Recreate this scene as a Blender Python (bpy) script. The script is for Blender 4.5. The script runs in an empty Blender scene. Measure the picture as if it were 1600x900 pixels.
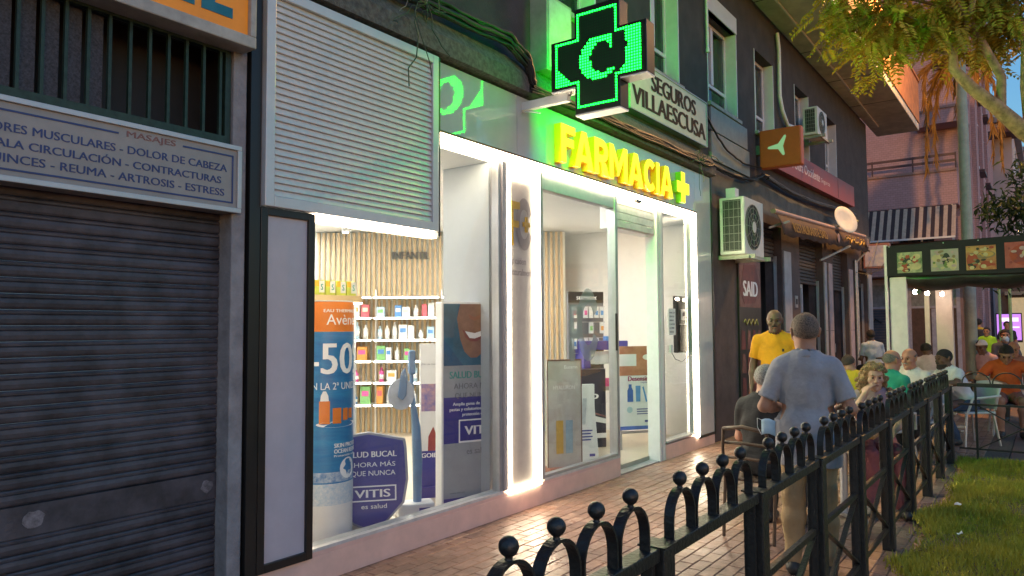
import bpy, math, random
import numpy as np
from mathutils import Vector, Matrix
R = math.radians
random.seed(7); rng = np.random.default_rng(7)
sc = bpy.context.scene
col = sc.collection

# ------------------------------------------------------------------ camera
cam = bpy.data.cameras.new('camera'); cam_o = bpy.data.objects.new('camera', cam); col.objects.link(cam_o)
cam.sensor_width = 36; cam.lens = 36 * 1146.5 / 1600; cam.clip_start = .05; cam.clip_end = 600
yaw, pitch, roll = R(36.15), R(3.117), R(-.333)
fw = Vector((math.cos(yaw)*math.cos(pitch), math.sin(yaw)*math.cos(pitch), math.sin(pitch)))
rt = Vector((math.sin(yaw), -math.cos(yaw), 0)); up = rt.cross(fw)
r2 = rt*math.cos(roll) + up*math.sin(roll); u2 = up*math.cos(roll) - rt*math.sin(roll)
m = Matrix((r2, u2, -fw)).transposed().to_4x4(); m.translation = (0, -3.8, 1.6)
cam_o.matrix_world = m
sc.camera = cam_o

# ------------------------------------------------------------------ dusk sky, last trace of sun, exposure
SUN_EL, SUN_AZ = 3.0, 205.0
w = bpy.data.worlds.new('World'); sc.world = w; w.use_nodes = True
nt = w.node_tree; nt.nodes.clear()
sky = nt.nodes.new('ShaderNodeTexSky'); sky.sky_type = 'NISHITA'; sky.sun_disc = False
sky.sun_elevation = R(SUN_EL); sky.sun_rotation = R(SUN_AZ); sky.air_density = 1.3; sky.dust_density = .3; sky.ozone_density = 4.0
bg = nt.nodes.new('ShaderNodeBackground'); bg.inputs[1].default_value = .13
wo = nt.nodes.new('ShaderNodeOutputWorld')
nt.links.new(sky.outputs[0], bg.inputs[0]); nt.links.new(bg.outputs[0], wo.inputs[0])
sun = bpy.data.lights.new('sun', 'SUN'); sun.energy = .03; sun.angle = R(12); sun.color = (1, .75, .6)
sun_o = bpy.data.objects.new('sun', sun); col.objects.link(sun_o)
sun_o.rotation_euler = Vector((math.sin(R(SUN_AZ))*math.cos(R(SUN_EL)), math.cos(R(SUN_AZ))*math.cos(R(SUN_EL)), math.sin(R(SUN_EL)))).to_track_quat('Z', 'Y').to_euler()
vs = sc.view_settings; vs.view_transform = 'Standard'; vs.look = 'None'; vs.exposure = 2.4; vs.gamma = 1; vs.use_curve_mapping = False
sc.render.engine = 'CYCLES'
cy = sc.cycles; cy.use_denoising = True; cy.max_bounces = 7; cy.diffuse_bounces = 4; cy.glossy_bounces = 4
cy.transmission_bounces = 4; cy.transparent_max_bounces = 12; cy.sample_clamp_indirect = 4; cy.caustics_reflective = False; cy.caustics_refractive = False
try: cy.denoiser = 'OPENIMAGEDENOISE'
except Exception: pass

# ------------------------------------------------------------------ materials
MATS = {}
def mat(name, c, rough=.6, metal=0., emit=None, es=0., var=.12, scale=8., bump=0., bscale=60., coat=0., spec=.5, c2=None, alpha=None, stretch=None):
    """Procedural Principled material: base colour broken up by noise, optional fine bump."""
    if name in MATS: return MATS[name]
    M = bpy.data.materials.new(name); M.use_nodes = True; n = M.node_tree.nodes; l = M.node_tree.links
    p = n['Principled BSDF']; p.inputs['Roughness'].default_value = rough; p.inputs['Metallic'].default_value = metal
    p.inputs['Coat Weight'].default_value = coat; p.inputs['Specular IOR Level'].default_value = spec
    p.inputs['Base Color'].default_value = (*c, 1)
    if emit:
        p.inputs['Emission Color'].default_value = (*emit, 1); p.inputs['Emission Strength'].default_value = es
    if var or bump:
        tc = n.new('ShaderNodeNewGeometry')      # world position, so that repeated pieces do not repeat their wear
        src = tc.outputs['Position']
        if stretch:
            mp = n.new('ShaderNodeMapping'); mp.inputs['Scale'].default_value = stretch; l.new(src, mp.inputs[0]); src = mp.outputs[0]
    if var:
        t = n.new('ShaderNodeTexNoise'); t.inputs['Scale'].default_value = scale; t.inputs['Detail'].default_value = 5; t.inputs['Roughness'].default_value = .65
        l.new(src, t.inputs['Vector'])
        mx = n.new('ShaderNodeMix'); mx.data_type = 'RGBA'
        cr = n.new('ShaderNodeMapRange'); cr.inputs[1].default_value = .3; cr.inputs[2].default_value = .7
        l.new(t.outputs[0], cr.inputs[0]); l.new(cr.outputs[0], mx.inputs['Factor'])
        d = c2 if c2 else tuple(x*(1-2*var) for x in c)
        e = c if c2 else tuple(min(1, x*(1+var)) for x in c)
        mx.inputs[6].default_value = (*d, 1); mx.inputs[7].default_value = (*e, 1)
        l.new(mx.outputs[2], p.inputs['Base Color'])
        rr = n.new('ShaderNodeMapRange'); rr.inputs[3].default_value = max(0, rough-.08*min(1, rough*3)); rr.inputs[4].default_value = min(1, rough+.1*min(1, rough*3))
        l.new(t.outputs[0], rr.inputs[0]); l.new(rr.outputs[0], p.inputs['Roughness'])
    if bump:
        t2 = n.new('ShaderNodeTexNoise'); t2.inputs['Scale'].default_value = bscale; t2.inputs['Detail'].default_value = 4
        l.new(src, t2.inputs['Vector'])
        b = n.new('ShaderNodeBump'); b.inputs['Strength'].default_value = bump; b.inputs['Distance'].default_value = .01
        l.new(t2.outputs[0], b.inputs['Height']); l.new(b.outputs[0], p.inputs['Normal'])
    MATS[name] = M; return M
def emis(name, c, s):
    if name in MATS: return MATS[name]
    M = bpy.data.materials.new(name); M.use_nodes = True; n = M.node_tree.nodes
    p = n['Principled BSDF']; p.inputs['Base Color'].default_value = (*[min(.8, x) for x in c], 1)
    p.inputs['Emission Color'].default_value = (*c, 1); p.inputs['Emission Strength'].default_value = s
    MATS[name] = M; return M
def glass(name, tint=(.93, .96, .95), rough=.02, ior=1.45, dirt=.0):
    if name in MATS: return MATS[name]
    M = bpy.data.materials.new(name); M.use_nodes = True; n = M.node_tree.nodes; l = M.node_tree.links; n.clear()
    o = n.new('ShaderNodeOutputMaterial'); t = n.new('ShaderNodeBsdfTransparent'); t.inputs[0].default_value = (*tint, 1)
    g = n.new('ShaderNodeBsdfGlossy'); g.inputs['Roughness'].default_value = rough
    ge = n.new('ShaderNodeNewGeometry'); dt = n.new('ShaderNodeVectorMath'); dt.operation = 'DOT_PRODUCT'
    l.new(ge.outputs['Incoming'], dt.inputs[0]); l.new(ge.outputs['Normal'], dt.inputs[1])
    def mth(op, a, b):
        q = n.new('ShaderNodeMath'); q.operation = op
        for i, x in enumerate((a, b)):
            if x is None: continue
            if isinstance(x, (int, float)): q.inputs[i].default_value = x
            else: l.new(x, q.inputs[i])
        return q.outputs[0]
    f0 = ((ior-1)/(ior+1))**2       # Schlick, the same from both sides of the sheet
    fz = mth('ADD', mth('MULTIPLY', mth('POWER', mth('SUBTRACT', 1., mth('ABSOLUTE', dt.outputs['Value'], None)), 5.), 1-f0), f0)
    mx = n.new('ShaderNodeMixShader'); l.new(fz, mx.inputs[0]); l.new(t.outputs[0], mx.inputs[1]); l.new(g.outputs[0], mx.inputs[2])
    out = mx
    if dirt:
        d = n.new('ShaderNodeBsdfDiffuse'); d.inputs[0].default_value = (.6, .62, .62, 1)
        m2 = n.new('ShaderNodeMixShader'); m2.inputs[0].default_value = dirt
        l.new(mx.outputs[0], m2.inputs[1]); l.new(d.outputs[0], m2.inputs[2]); out = m2
    l.new(out.outputs[0], o.inputs[0]); MATS[name] = M; return M

# ------------------------------------------------------------------ mesh collecting
class MB:
    def __init__(s): s.v = []; s.f = []; s.m = []; s.s = []
    def add(s, vs, fs, mi=0, smooth=False):
        b = len(s.v); s.v += [tuple(p) for p in vs]
        for f in fs: s.f.append(tuple(i+b for i in f)); s.m.append(mi); s.s.append(smooth)
        return s
    def box(s, x0, x1, y0, y1, z0, z1, mi=0):
        return s.add([(x0,y0,z0),(x1,y0,z0),(x1,y1,z0),(x0,y1,z0),(x0,y0,z1),(x1,y0,z1),(x1,y1,z1),(x0,y1,z1)],
                     [(3,2,1,0),(4,5,6,7),(0,1,5,4),(1,2,6,5),(2,3,7,6),(3,0,4,7)], mi)
    def prism(s, pts, a0, a1, axis='y', mi=0):
        n = len(pts)
        def P(p, a): return (p[0], a, p[1]) if axis == 'y' else ((a, p[0], p[1]) if axis == 'x' else (p[0], p[1], a))
        vs = [P(p, a0) for p in pts] + [P(p, a1) for p in pts]
        return s.add(vs, [tuple(range(n)), tuple(range(2*n-1, n-1, -1))] + [(i, n+i, n+(i+1) % n, (i+1) % n) for i in range(n)], mi)
    def bar(s, p0, p1, w, h, mi=0, upv=(0, 0, 1)):
        p0, p1 = Vector(p0), Vector(p1); d = (p1-p0).normalized(); u = Vector(upv)
        if abs(d.dot(u)) > .98: u = Vector((0, 1, 0))
        a = d.cross(u).normalized()*(w/2); b = a.cross(d).normalized()*(h/2)
        vs = [p0-a-b, p0+a-b, p0+a+b, p0-a+b, p1-a-b, p1+a-b, p1+a+b, p1-a+b]
        return s.add(vs, [(3,2,1,0),(4,5,6,7),(0,1,5,4),(1,2,6,5),(2,3,7,6),(3,0,4,7)], mi)
    def tube(s, pts, r, n=8, mi=0, caps=True):
        pts = [Vector(p) for p in pts]; k = len(pts)
        rs = r if isinstance(r, (list, tuple)) else [r]*k
        t0 = (pts[1]-pts[0]).normalized(); u = Vector((0, 0, 1)) if abs(t0.z) < .9 else Vector((1, 0, 0))
        u = (u - t0*u.dot(t0)).normalized(); vs = []
        for i in range(k):
            t = (pts[min(i+1, k-1)]-pts[max(i-1, 0)]).normalized()
            u = (u - t*u.dot(t)); u = u.normalized() if u.length > 1e-6 else t.orthogonal().normalized()
            w2 = t.cross(u)
            for j in range(n):
                a = 2*math.pi*j/n; vs.append(pts[i] + (u*math.cos(a) + w2*math.sin(a))*rs[i])
        fs = [(i*n+j, i*n+(j+1) % n, (i+1)*n+(j+1) % n, (i+1)*n+j) for i in range(k-1) for j in range(n)]
        s.add(vs, fs, mi, True)
        if caps: s.add([vs[j] for j in range(n)], [tuple(range(n-1, -1, -1))], mi); s.add([vs[(k-1)*n+j] for j in range(n)], [tuple(range(n))], mi)
        return s
    def cyl(s, p0, p1, r0, r1=None, n=16, mi=0): return s.tube([p0, p1], [r0, r0 if r1 is None else r1], n, mi)
    def ball(s, c, r, nu=14, nv=9, mi=0):
        r = r if isinstance(r, (list, tuple)) else (r, r, r); vs = []
        for i in range(1, nv):
            th = math.pi*i/nv
            for j in range(nu):
                ph = 2*math.pi*j/nu; vs.append((c[0]+r[0]*math.sin(th)*math.cos(ph), c[1]+r[1]*math.sin(th)*math.sin(ph), c[2]+r[2]*math.cos(th)))
        T, B = len(vs), len(vs)+1; vs += [(c[0], c[1], c[2]+r[2]), (c[0], c[1], c[2]-r[2])]
        fs = [(i*nu+j, (i+1)*nu+j, (i+1)*nu+(j+1) % nu, i*nu+(j+1) % nu) for i in range(nv-2) for j in range(nu)]
        fs += [(T, j, (j+1) % nu) for j in range(nu)] + [(B, (nv-2)*nu+(j+1) % nu, (nv-2)*nu+j) for j in range(nu)]
        return s.add(vs, fs, mi, True)
    def lathe(s, prof, n=24, c=(0, 0, 0), mi=0, smooth=True):
        vs = [(c[0]+r*math.cos(2*math.pi*j/n), c[1]+r*math.sin(2*math.pi*j/n), c[2]+z) for r, z in prof for j in range(n)]
        fs = [(i*n+j, i*n+(j+1) % n, (i+1)*n+(j+1) % n, (i+1)*n+j) for i in range(len(prof)-1) for j in range(n)]
        return s.add(vs, fs, mi, smooth)
    def poly(s, pts, y, mi=0):      # flat polygon on a plane facing -y
        return s.add([(p[0], y, p[1]) for p in pts], [tuple(range(len(pts)))], mi)
    def build(s, name, mats, parent=None, bevel=0, loc=None, rot=None):
        me = bpy.data.meshes.new(name); me.from_pydata(s.v, [], s.f)
        for q in (mats if isinstance(mats, (list, tuple)) else [mats]): me.materials.append(q)
        me.polygons.foreach_set('material_index', s.m); me.polygons.foreach_set('use_smooth', s.s); me.update()
        return mk(name, me, parent, bevel, loc, rot)
def mk(name, me, parent=None, bevel=0, loc=None, rot=None):
    o = bpy.data.objects.new(name, me); col.objects.link(o)
    if parent: o.parent = parent
    if loc: o.location = loc
    if rot: o.rotation_euler = rot
    if bevel:
        b = o.modifiers.new('bevel', 'BEVEL'); b.width = bevel; b.segments = 2; b.limit_method = 'ANGLE'; b.angle_limit = R(50)
    return o
def tag(o, label=None, cat=None, group=None, kind=None):
    if label: o['label'] = label
    if cat: o['category'] = cat
    if group: o['group'] = group
    if kind: o['kind'] = kind
    return o
def thing(name, label, cat, loc=(0, 0, 0), rz=0, group=None):
    o = bpy.data.objects.new(name, None); col.objects.link(o); o.location = loc; o.rotation_euler = (0, 0, R(rz)); o.empty_display_size = .2
    return tag(o, label, cat, group)
def struct(o): o['kind'] = 'structure'; return o
def bx(*a, **k): return MB().box(*a, **k)
def circ(cx, cz, r, n=20, a0=0, a1=360, rz=None):
    return [(cx+r*math.cos(R(a0+(a1-a0)*i/(n if a1-a0 == 360 else n-1))), cz+(rz or r)*math.sin(R(a0+(a1-a0)*i/(n if a1-a0 == 360 else n-1)))) for i in range(n)]
_tc = {}
def text_mesh(s, ext=0., off=0.):
    k = (s, ext, off)
    if k in _tc: return _tc[k]
    cu = bpy.data.curves.new('t', 'FONT'); cu.body = s; cu.size = 1; cu.extrude = ext; cu.offset = off; cu.resolution_u = 3
    ob = bpy.data.objects.new('t', cu); me = ob.to_mesh(); n = len(me.vertices)
    co = np.empty(n*3, np.float32); me.vertices.foreach_get('co', co); co = co.reshape(-1, 3).copy()
    fs = [tuple(p.vertices) for p in me.polygons]; ob.to_mesh_clear(); bpy.data.objects.remove(ob); bpy.data.curves.remove(cu)
    _tc[k] = (co, fs); return _tc[k]
def text(s, x0, x1, z0, z1, y, mt, parent, name='lettering', depth=.001, off=0., shear=0., slope=0.):
    """Lettering facing -y that fills the given box; off > 0 thickens the strokes by repeating them a hair apart."""
    co, fs = text_mesh(s, .5); c = co.copy(); lo, hi = c.min(0), c.max(0)
    u = (c[:, 0]-lo[0])/(hi[0]-lo[0]); v = (c[:, 1]-lo[1])/(hi[1]-lo[1]); d = (c[:, 2]-lo[2])/max(1e-6, hi[2]-lo[2])
    bo = off*2.2*(z1-z0); V, Fc = [], []
    for k, dx in enumerate((0,) if not off else (-bo, 0, bo)):
        X = x0+bo+u*(x1-x0-2*bo)+shear*v*(z1-z0)+dx; Z = z0+v*(z1-z0)+slope*u; Y = y - d*(depth+.0004*k)
        b0 = len(V); V += np.stack([X, Y, Z], 1).tolist(); Fc += [tuple(i+b0 for i in f) for f in fs]
    me = bpy.data.meshes.new(name); me.from_pydata(V, [], Fc); me.materials.append(mt); me.update()
    o = mk(name, me, parent); o['kind'] = 'stuff'      # flat print: letters of one line stay together
    return o
def quadletters(ch, w, s=.2):
    """Bold sans letter as non-overlapping quads in a w x 1 box."""
    rect = lambda a, b, c, d: [(a, b), (c, b), (c, d), (a, d)]
    def strip(cx, cy, ro, ri, a0, a1, ry, riy, n=12):
        A = [R(a0+(a1-a0)*i/n) for i in range(n+1)]
        return [[(cx+ri*math.cos(A[i]), cy+riy*math.sin(A[i])), (cx+ro*math.cos(A[i]), cy+ry*math.sin(A[i])), (cx+ro*math.cos(A[i+1]), cy+ry*math.sin(A[i+1])), (cx+ri*math.cos(A[i+1]), cy+riy*math.sin(A[i+1]))] for i in range(n)]
    t = s*.92
    if ch == 'I': return [rect(0, 0, w, 1)]
    if ch == 'F': return [rect(0, 0, s, 1), rect(s, 1-t, w, 1), rect(s, .44, w*.9, .44+t)]
    if ch == 'M': return [rect(0, 0, s, 1), rect(w-s, 0, w, 1), [(s, .66), (w/2, .12), (w/2, .48), (s, 1)], [(w/2, .12), (w-s, .66), (w-s, 1), (w/2, .48)]]
    if ch == 'A':
        a, h = s*1.1, .74; X = lambda z: a+(w/2-a)*z/h
        return [[(0, 0), (a, 0), (w/2, h), (w/2, 1), (w/2-s*.55, 1)], [(w-a, 0), (w, 0), (w/2+s*.55, 1), (w/2, 1), (w/2, h)], [(X(.19), .19), (w-X(.19), .19), (w-X(.36), .36), (X(.36), .36)]]
    if ch == 'C': return strip(w*.52, .5, w*.53, w*.53-s, 45, 315, .51, .51-t)
    if ch == 'R':
        ry = .33; cy = 1-ry; xs = w*.5
        return [rect(0, 0, s, 1), rect(s, 1-t, xs, 1), rect(s, cy-ry, xs, cy-ry+t)] + strip(xs, cy, w*.47, w*.47-s, -90, 90, ry, ry-t, 10) + [[(xs-.05, cy-ry), (w-s*1.15, 0), (w+.02, 0), (xs+s*.95, cy-ry+.02)]]
    if ch == 'E': return [rect(0, 0, s, 1), rect(s, 1-t, w, 1), rect(s, .41, w*.9, .41+t), rect(s, 0, w, t)]
    if ch == 'N': return [rect(0, 0, s, 1), rect(w-s, 0, w, 1), [(s, .62), (w-s, 0), (w-s, .38), (s, 1)]]
    if ch == 'Z': return [rect(0, 0, w, t), rect(0, 1-t, w, 1), [(0, t), (s*1.2, t), (w, 1-t), (w-s*1.2, 1-t)]]
# ------------------------------------------------------------------ shared materials
m_wall = mat('render_dark', (.07, .06, .06), .85, var=.2, scale=3, bump=.5, bscale=120)
m_wall2 = mat('render_brown', (.10, .075, .072), .85, var=.2, scale=3, bump=.4, bscale=90)
m_conc = mat('concrete_rough', (.16, .15, .145), .9, c2=(.06, .05, .05), scale=22, bump=1., bscale=45)
m_slab = mat('slab_paint', (.66, .6, .5), .8, var=.15, scale=2.5, bump=.2)
m_white = mat('white_paint', (.72, .72, .72), .45, var=.04)
m_frame = mat('white_pvc', (.7, .7, .72), .35, var=.04)
m_dark = mat('dark_void', (.015, .014, .016), .6, var=.2)
m_black = mat('black_metal', (.012, .012, .013), .38, var=.15, scale=20, bump=.1)
m_glass_d = mat('dark_window_glass', (.02, .025, .03), .06, var=0, spec=.9)
m_steel = mat('galvanised', (.4, .4, .42), .4, .6, var=.15, scale=15)
m_cable = mat('cable_black', (.012, .012, .014), .5, var=.2)
m_curtain = mat('curtain', (.34, .3, .27), .9, var=.25, scale=3, stretch=(30, 1, 1))

# ------------------------------------------------------------------ ground, paving, lawn soil
g = MB(); g.add([(-60, -80, -.03), (260, -80, -.03), (260, 60, -.03), (-60, 60, -.03)], [(0, 1, 2, 3)])
struct(g.build('ground', mat('asphalt', (.06, .055, .055), .8, var=.25, scale=4, bump=.3)))
pav = bx(-1, 30, -3.35, .02, -.025, -.006).build('pavement', mat('paving_joint', (.16, .11, .088), .8, var=.3, scale=30)); struct(pav)
pcols = [(.365, .215, .155), (.33, .19, .135), (.39, .245, .18), (.275, .165, .125), (.355, .23, .175)]
pm = [mat('paver_%d' % i, c, .32, var=.2, scale=13, bump=.35, bscale=55, spec=.55) for i, c in enumerate(pcols)]
for M_ in pm:            # broad stains and foot-worn patches across the paving
    n, l = M_.node_tree.nodes, M_.node_tree.links; p = n['Principled BSDF']; ge = n.new('ShaderNodeNewGeometry'); t = n.new('ShaderNodeTexNoise'); t.inputs['Scale'].default_value = 1.3; t.inputs['Detail'].default_value = 7; t.inputs['Roughness'].default_value = .7
    mr = n.new('ShaderNodeMapRange'); mr.inputs[1].default_value = .35; mr.inputs[2].default_value = .62; mr.inputs[3].default_value = .55; mr.inputs[4].default_value = 1.08
    vm = n.new('ShaderNodeVectorMath'); vm.operation = 'SCALE'; src = p.inputs['Base Color'].links[0].from_socket
    l.new(ge.outputs['Position'], t.inputs['Vector']); l.new(t.outputs[0], mr.inputs[0]); l.new(src, vm.inputs[0]); l.new(mr.outputs[0], vm.inputs['Scale']); l.new(vm.outputs[0], p.inputs['Base Color'])
    m3 = n.new('ShaderNodeMapRange'); m3.inputs[1].default_value = .35; m3.inputs[2].default_value = .65; m3.inputs[3].default_value = .5; m3.inputs[4].default_value = .24; l.new(t.outputs[0], m3.inputs[0]); l.new(m3.outputs[0], p.inputs['Roughness'])
def paver_mesh(l, wd, mt):
    b = MB(); e = .004; a, c = l/2-.0025, wd/2-.0025
    vs = [(-a, -c, -.012), (a, -c, -.012), (a, c, -.012), (-a, c, -.012), (-a, -c, -e), (a, -c, -e), (a, c, -e), (-a, c, -e), (-a+e, -c+e, 0), (a-e, -c+e, 0), (a-e, c-e, 0), (-a+e, c-e, 0)]
    fs = [(8, 9, 10, 11)]
    for o in (0, 4): fs += [(o+i, o+(i+1) % 4, o+4+(i+1) % 4, o+4+i) for i in range(4)]
    b.add(vs, fs); me = bpy.data.meshes.new('paver'); me.from_pydata(b.v, [], b.f); me.materials.append(mt); me.update(); return me, b
pmesh = [paver_mesh(.2, .1, q) for q in pm]
cand = []
for j in range(0, 31):
    yy = -.05-.1*j
    for i in range(int(10/.2)+55):
        xx = 1.6+.2*i+(.1 if j % 2 else 0)
        if xx > 21.5: continue
        d = Vector((xx, yy, 0))-Vector((0, -3.8, 1.6)); z = d.dot(fw)
        if z < .5: continue
        sx, sy = 800+1146*d.dot(r2)/z, 450-1146*d.dot(u2)/z
        k = random.choices(range(5), (4, 4, 2, 2, 2))[0]
        if (int(xx/.8)+int(-yy/.8)) % 3 == 0 and random.random() < .5: k = 3
        cand.append((z if (460 < sx < 1450 and sy < 930) else 99, xx, yy, k))
cand.sort()
rest = MB()
for n, (z, xx, yy, k) in enumerate(cand):
    dz = random.uniform(-.0012, .0012); tx, ty = random.gauss(0, .006), random.gauss(0, .006)
    if n < 300:
        mk('paver', pmesh[k][0], pav, loc=(xx, yy, dz), rot=(tx, ty, random.gauss(0, .008)))
    else:
        b = pmesh[k][1]; rest.add([(v[0]+xx, v[1]+yy, v[2]+dz+ty*v[0]+tx*v[1]) for v in b.v], b.f, k)
tag(rest.build('paver_field', pm, pav), kind='stuff')
# darker smooth paving beyond the lawn
struct(bx(10.35, 30, -9, -3.36, -.025, -.004).build('terrace_paving', mat('terrace_tiles', (.2, .12, .11), .5, c2=(.13, .08, .075), scale=6, bump=.2)))

# ------------------------------------------------------------------ the apartment building above the shops
def wall_open(mb, x0, x1, z0, z1, ops, y0, y1, mi=0):
    xs = sorted({x0, x1, *[a for o in ops for a in o[:2] if x0 < a < x1]}); zs = sorted({z0, z1, *[a for o in ops for a in o[2:4] if z0 < a < z1]})
    for a, b in zip(xs, xs[1:]):
        run = None
        for c, d in zip(zs, zs[1:]):
            hole = any(o[0] <= (a+b)/2 <= o[1] and o[2] <= (c+d)/2 <= o[3] for o in ops)
            if hole:
                if run: mb.box(a, b, y0, y1, *run, mi); run = None
            else: run = (run[0], d) if run else (c, d)
        if run: mb.box(a, b, y0, y1, *run, mi)
bld = thing('apartment_building', 'dark grey rendered apartment building with white windows and overhanging balcony slab', 'building', (12, 0, 0))
def W(mb): mb.v = [(x-12, y, z) for x, y, z in mb.v]; return mb       # world coordinates -> the building's own
wins = [(5.95, 6.8, 4.78, 6.2), (8.16, 9.02, 4.77, 6.22), (10.03, 11.28, 4.82, 6.2), (12.14, 13.2, 4.85, 6.26), (14.55, 15.6, 4.8, 6.3), (16.93, 18.0, 4.88, 6.26)]
b = MB(); wall_open(b, -1.5, 21.6, 3.98, 7.06, wins, .03, .35)
W(b).build('wall', m_wall, bld)
b = bx(21.3, 21.62, .351, 12, 0, 7.06); W(b).build('side_wall', m_wall, bld)
ops = [(12.12, 13.35, 0, 3.35), (14.5, 16.3, 0, 3.35), (17.2, 18.65, 0, 3.3), (19.6, 20.9, 0, 3.0)]
b = MB(); wall_open(b, 9.96, 21.599, 0, 3.5, ops, 0, .3)
W(b).build('ground_floor_wall', m_wall2, bld)
W(bx(9.96, 21.59, .01, .3, 3.502, 3.978)).build('lintel_band', mat('render_greenish', (.12, .125, .115), .85, var=.2, scale=3, bump=.4, bscale=90), bld)
# rough concrete cornice over the pharmacy
b = MB(); b.prism([(.03, 4.02), (-.02, 4.0), (-.10, 3.86), (-.10, 3.72), (.03, 3.70)], -1.5, 9.95, 'x'); W(b).build('cornice', m_conc, bld)
for s, (x0, x1, z0, z1) in enumerate(wins):
    f = MB(); t = .055; y0, y1 = .2, .26; zm = z0+(z1-z0)*.3
    f.box(x0+.002, x0+t, y0, y1, z0+.002, z1-.002).box(x1-t, x1-.002, y0, y1, z0+.002, z1-.002).box(x0+t, x1-t, y0, y1, z1-t, z1-.002).box(x0+t, x1-t, y0, y1, z0+.002, z0+t)
    f.box(x0+t, x1-t, y0+.002, y1-.002, zm-t/2, zm+t/2)
    xm = (x0+x1)/2; f.box(xm-.045, xm+.045, y0-.012, y1-.004, zm+t/2, z1-t)
    fr = W(f).build('window', m_frame, bld, bevel=.006)
    for a, c in ((x0+t, xm-.045), (xm+.045, x1-t)):
        W(bx(a, c, .228, .234, zm+t/2, z1-t)).build('pane', glass('win_glass', (.55, .6, .62), .03), fr)
    W(bx(x0+t, x1-t, .228, .234, z0+t, zm-t/2)).build('pane', glass('win_glass'), fr)
    W(bx(x0, x1, .33, .34, z0, z1)).build('curtain', m_curtain if s != 2 else mat('curtain_dark', (.09, .085, .085), .9, var=.3, stretch=(20, 1, 1)), fr)
    W(bx(x0-.04, x1+.04, -.03, .199, z0-.05, z0-.001)).build('sill', mat('sill_stone', (.42, .4, .38), .7, var=.15), fr)
    W(bx(x1-.03, x1-.003, .024, .199, z0+.002, z1-.002)).build('reveal_lining', m_frame, fr); W(bx(x0+.003, x0+.03, .024, .199, z0+.002, z1-.002)).build('reveal_lining', m_frame, fr)
    if s == 2: W(bx(x0+.001, x1-.001, .015, .1, z1, z1+.26)).build('shutter_box', m_frame, fr)
for x0, x1, z0, z1 in ((10.03, 11.6, 4.42, 4.76), (10.03, 11.68, 3.99, 4.40)):
    W(bx(x0, x1, -.012, .03, z0, z1)).build('apron_panel', mat('panel_grey', (.3, .31, .3), .5, var=.1), bld, bevel=.006)
# balcony slab with its parapet
slab = W(bx(-2, 23.2, -1.05, .029, 7.07, 7.27)).build('balcony_slab', m_slab, bld, bevel=.015)
b = bx(-2, 23.2, -1.07, -.95, 7.272, 8.45); b.box(-2.05, 23.25, -1.1, -.92, 8.45, 8.52)
W(b).build('parapet', mat('parapet_render', (.62, .25, .1), .8, var=.15, scale=5, bump=.2), bld)
W(bx(-2, 21.6, .0, .3, 7.272, 13)).build('upper_wall', mat('parapet_brick', (.32, .18, .13), .85, var=.2), bld)
b = MB().tube([(11.6, -.32, 7.045), (17, -.3, 7.045), (21.9, -.22, 7.045)], .02, 6); W(b).build('conduit', m_white, bld)
for xx in (12.2, 15.1, 17.3, 19.6): W(bx(xx, xx+.015, -1.04, .02, 7.064, 7.07)).build('expansion_joint', m_dark, bld)
b = MB().tube([(13.35, -.02, 6.9), (13.4, -.03, 6.6), (13.38, -.03, 5.75), (13.45, -.05, 5.5), (13.75, -.05, 5.3), (14.4, -.08, 5.35)], .035, 8); W(b).build('drain_pipe', m_white, bld)
b = MB().tube([(9.9, -.02, 7.0), (9.93, -.02, 5.55)], .022, 6); b.cyl((9.93, -.02, 5.5), (9.93, -.02, 5.55), .03, n=8); W(b).build('conduit', m_white, bld)
# the pier between pharmacy and massage shop
b = bx(2.44, 2.528, -.02, .2, 0, 3.25); W(b).build('pier', mat('plaster_worn', (.33, .315, .33), .85, c2=(.19, .18, .19), scale=7, bump=.6, bscale=35), bld, bevel=.006)
W(bx(2.531, 2.61, .0, .2, 0, 3.7)).build('pier_flank', mat('black_flank', (.012, .011, .012), .5, var=.2), bld)
W(bx(-1.5, 9.95, .12, .35, 3.62, 3.975)).build('lintel', m_wall, bld)
W(bx(-1.5, 2.43, .12, .35, 3.3, 3.61)).build('lintel', m_wall, bld)

# ------------------------------------------------------------------ closed massage shop on the left
m_slat = mat('shutter_steel', (.088, .079, .094), .5, .35, var=.3, scale=5, bump=.25, bscale=40, c2=None)
sh = thing('roller_shutter', 'closed dark steel roller shutter under the massage sign', 'shutter', (1.2, .1, 0))
pts = [(.02, 0), (-.002, .002), (-.007, .012), (-.009, .03), (-.006, .048), (-.002, .052), (-.007, .056), (-.008, .066), (-.003, .0735), (.02, .0745)]
zz = .03; k = 0
while zz < 2.3:
    wide = 8 == k
    b = MB(); h = .075
    if wide:
        h = .15; b.prism([(.02, 0), (-.012, .002), (-.012, h-.004), (.02, h)], -1.6, 1.235, 'x')
    else: b.prism([(p[0], p[1]) for p in pts], -1.6, 1.235, 'x')
    o = b.build('slat' if not wide else 'lock_band', m_slat, sh, loc=(0, random.uniform(-.002, .002), zz))
    if wide: [MB().prism([(cx+r_*(.8+.35*random.random())*math.cos(R(a_)), .075+r_*(.7+.3*random.random())*math.sin(R(a_))) for a_ in range(0, 360, 24)], -.0145, -.0125).build('sticker_residue', mat('residue', (.2, .175, .19), .8, var=.3, scale=40), o) for cx, r_ in ((.3, .05), (1.18, .04), (.12, .03))]; MB().cyl((.02, -.03, .05), (.02, -.01, .05), .018, n=12).build('lock', m_dark, o)
    zz += h+.001; k += 1
for i in range(3):
    MB().box(-.42, -.28, -.018, -.014, 1.05+i*.07, 1.058+i*.07).build('scratch', mat('scratch', (.35, .34, .36), .6, var=.2), sh)

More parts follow.
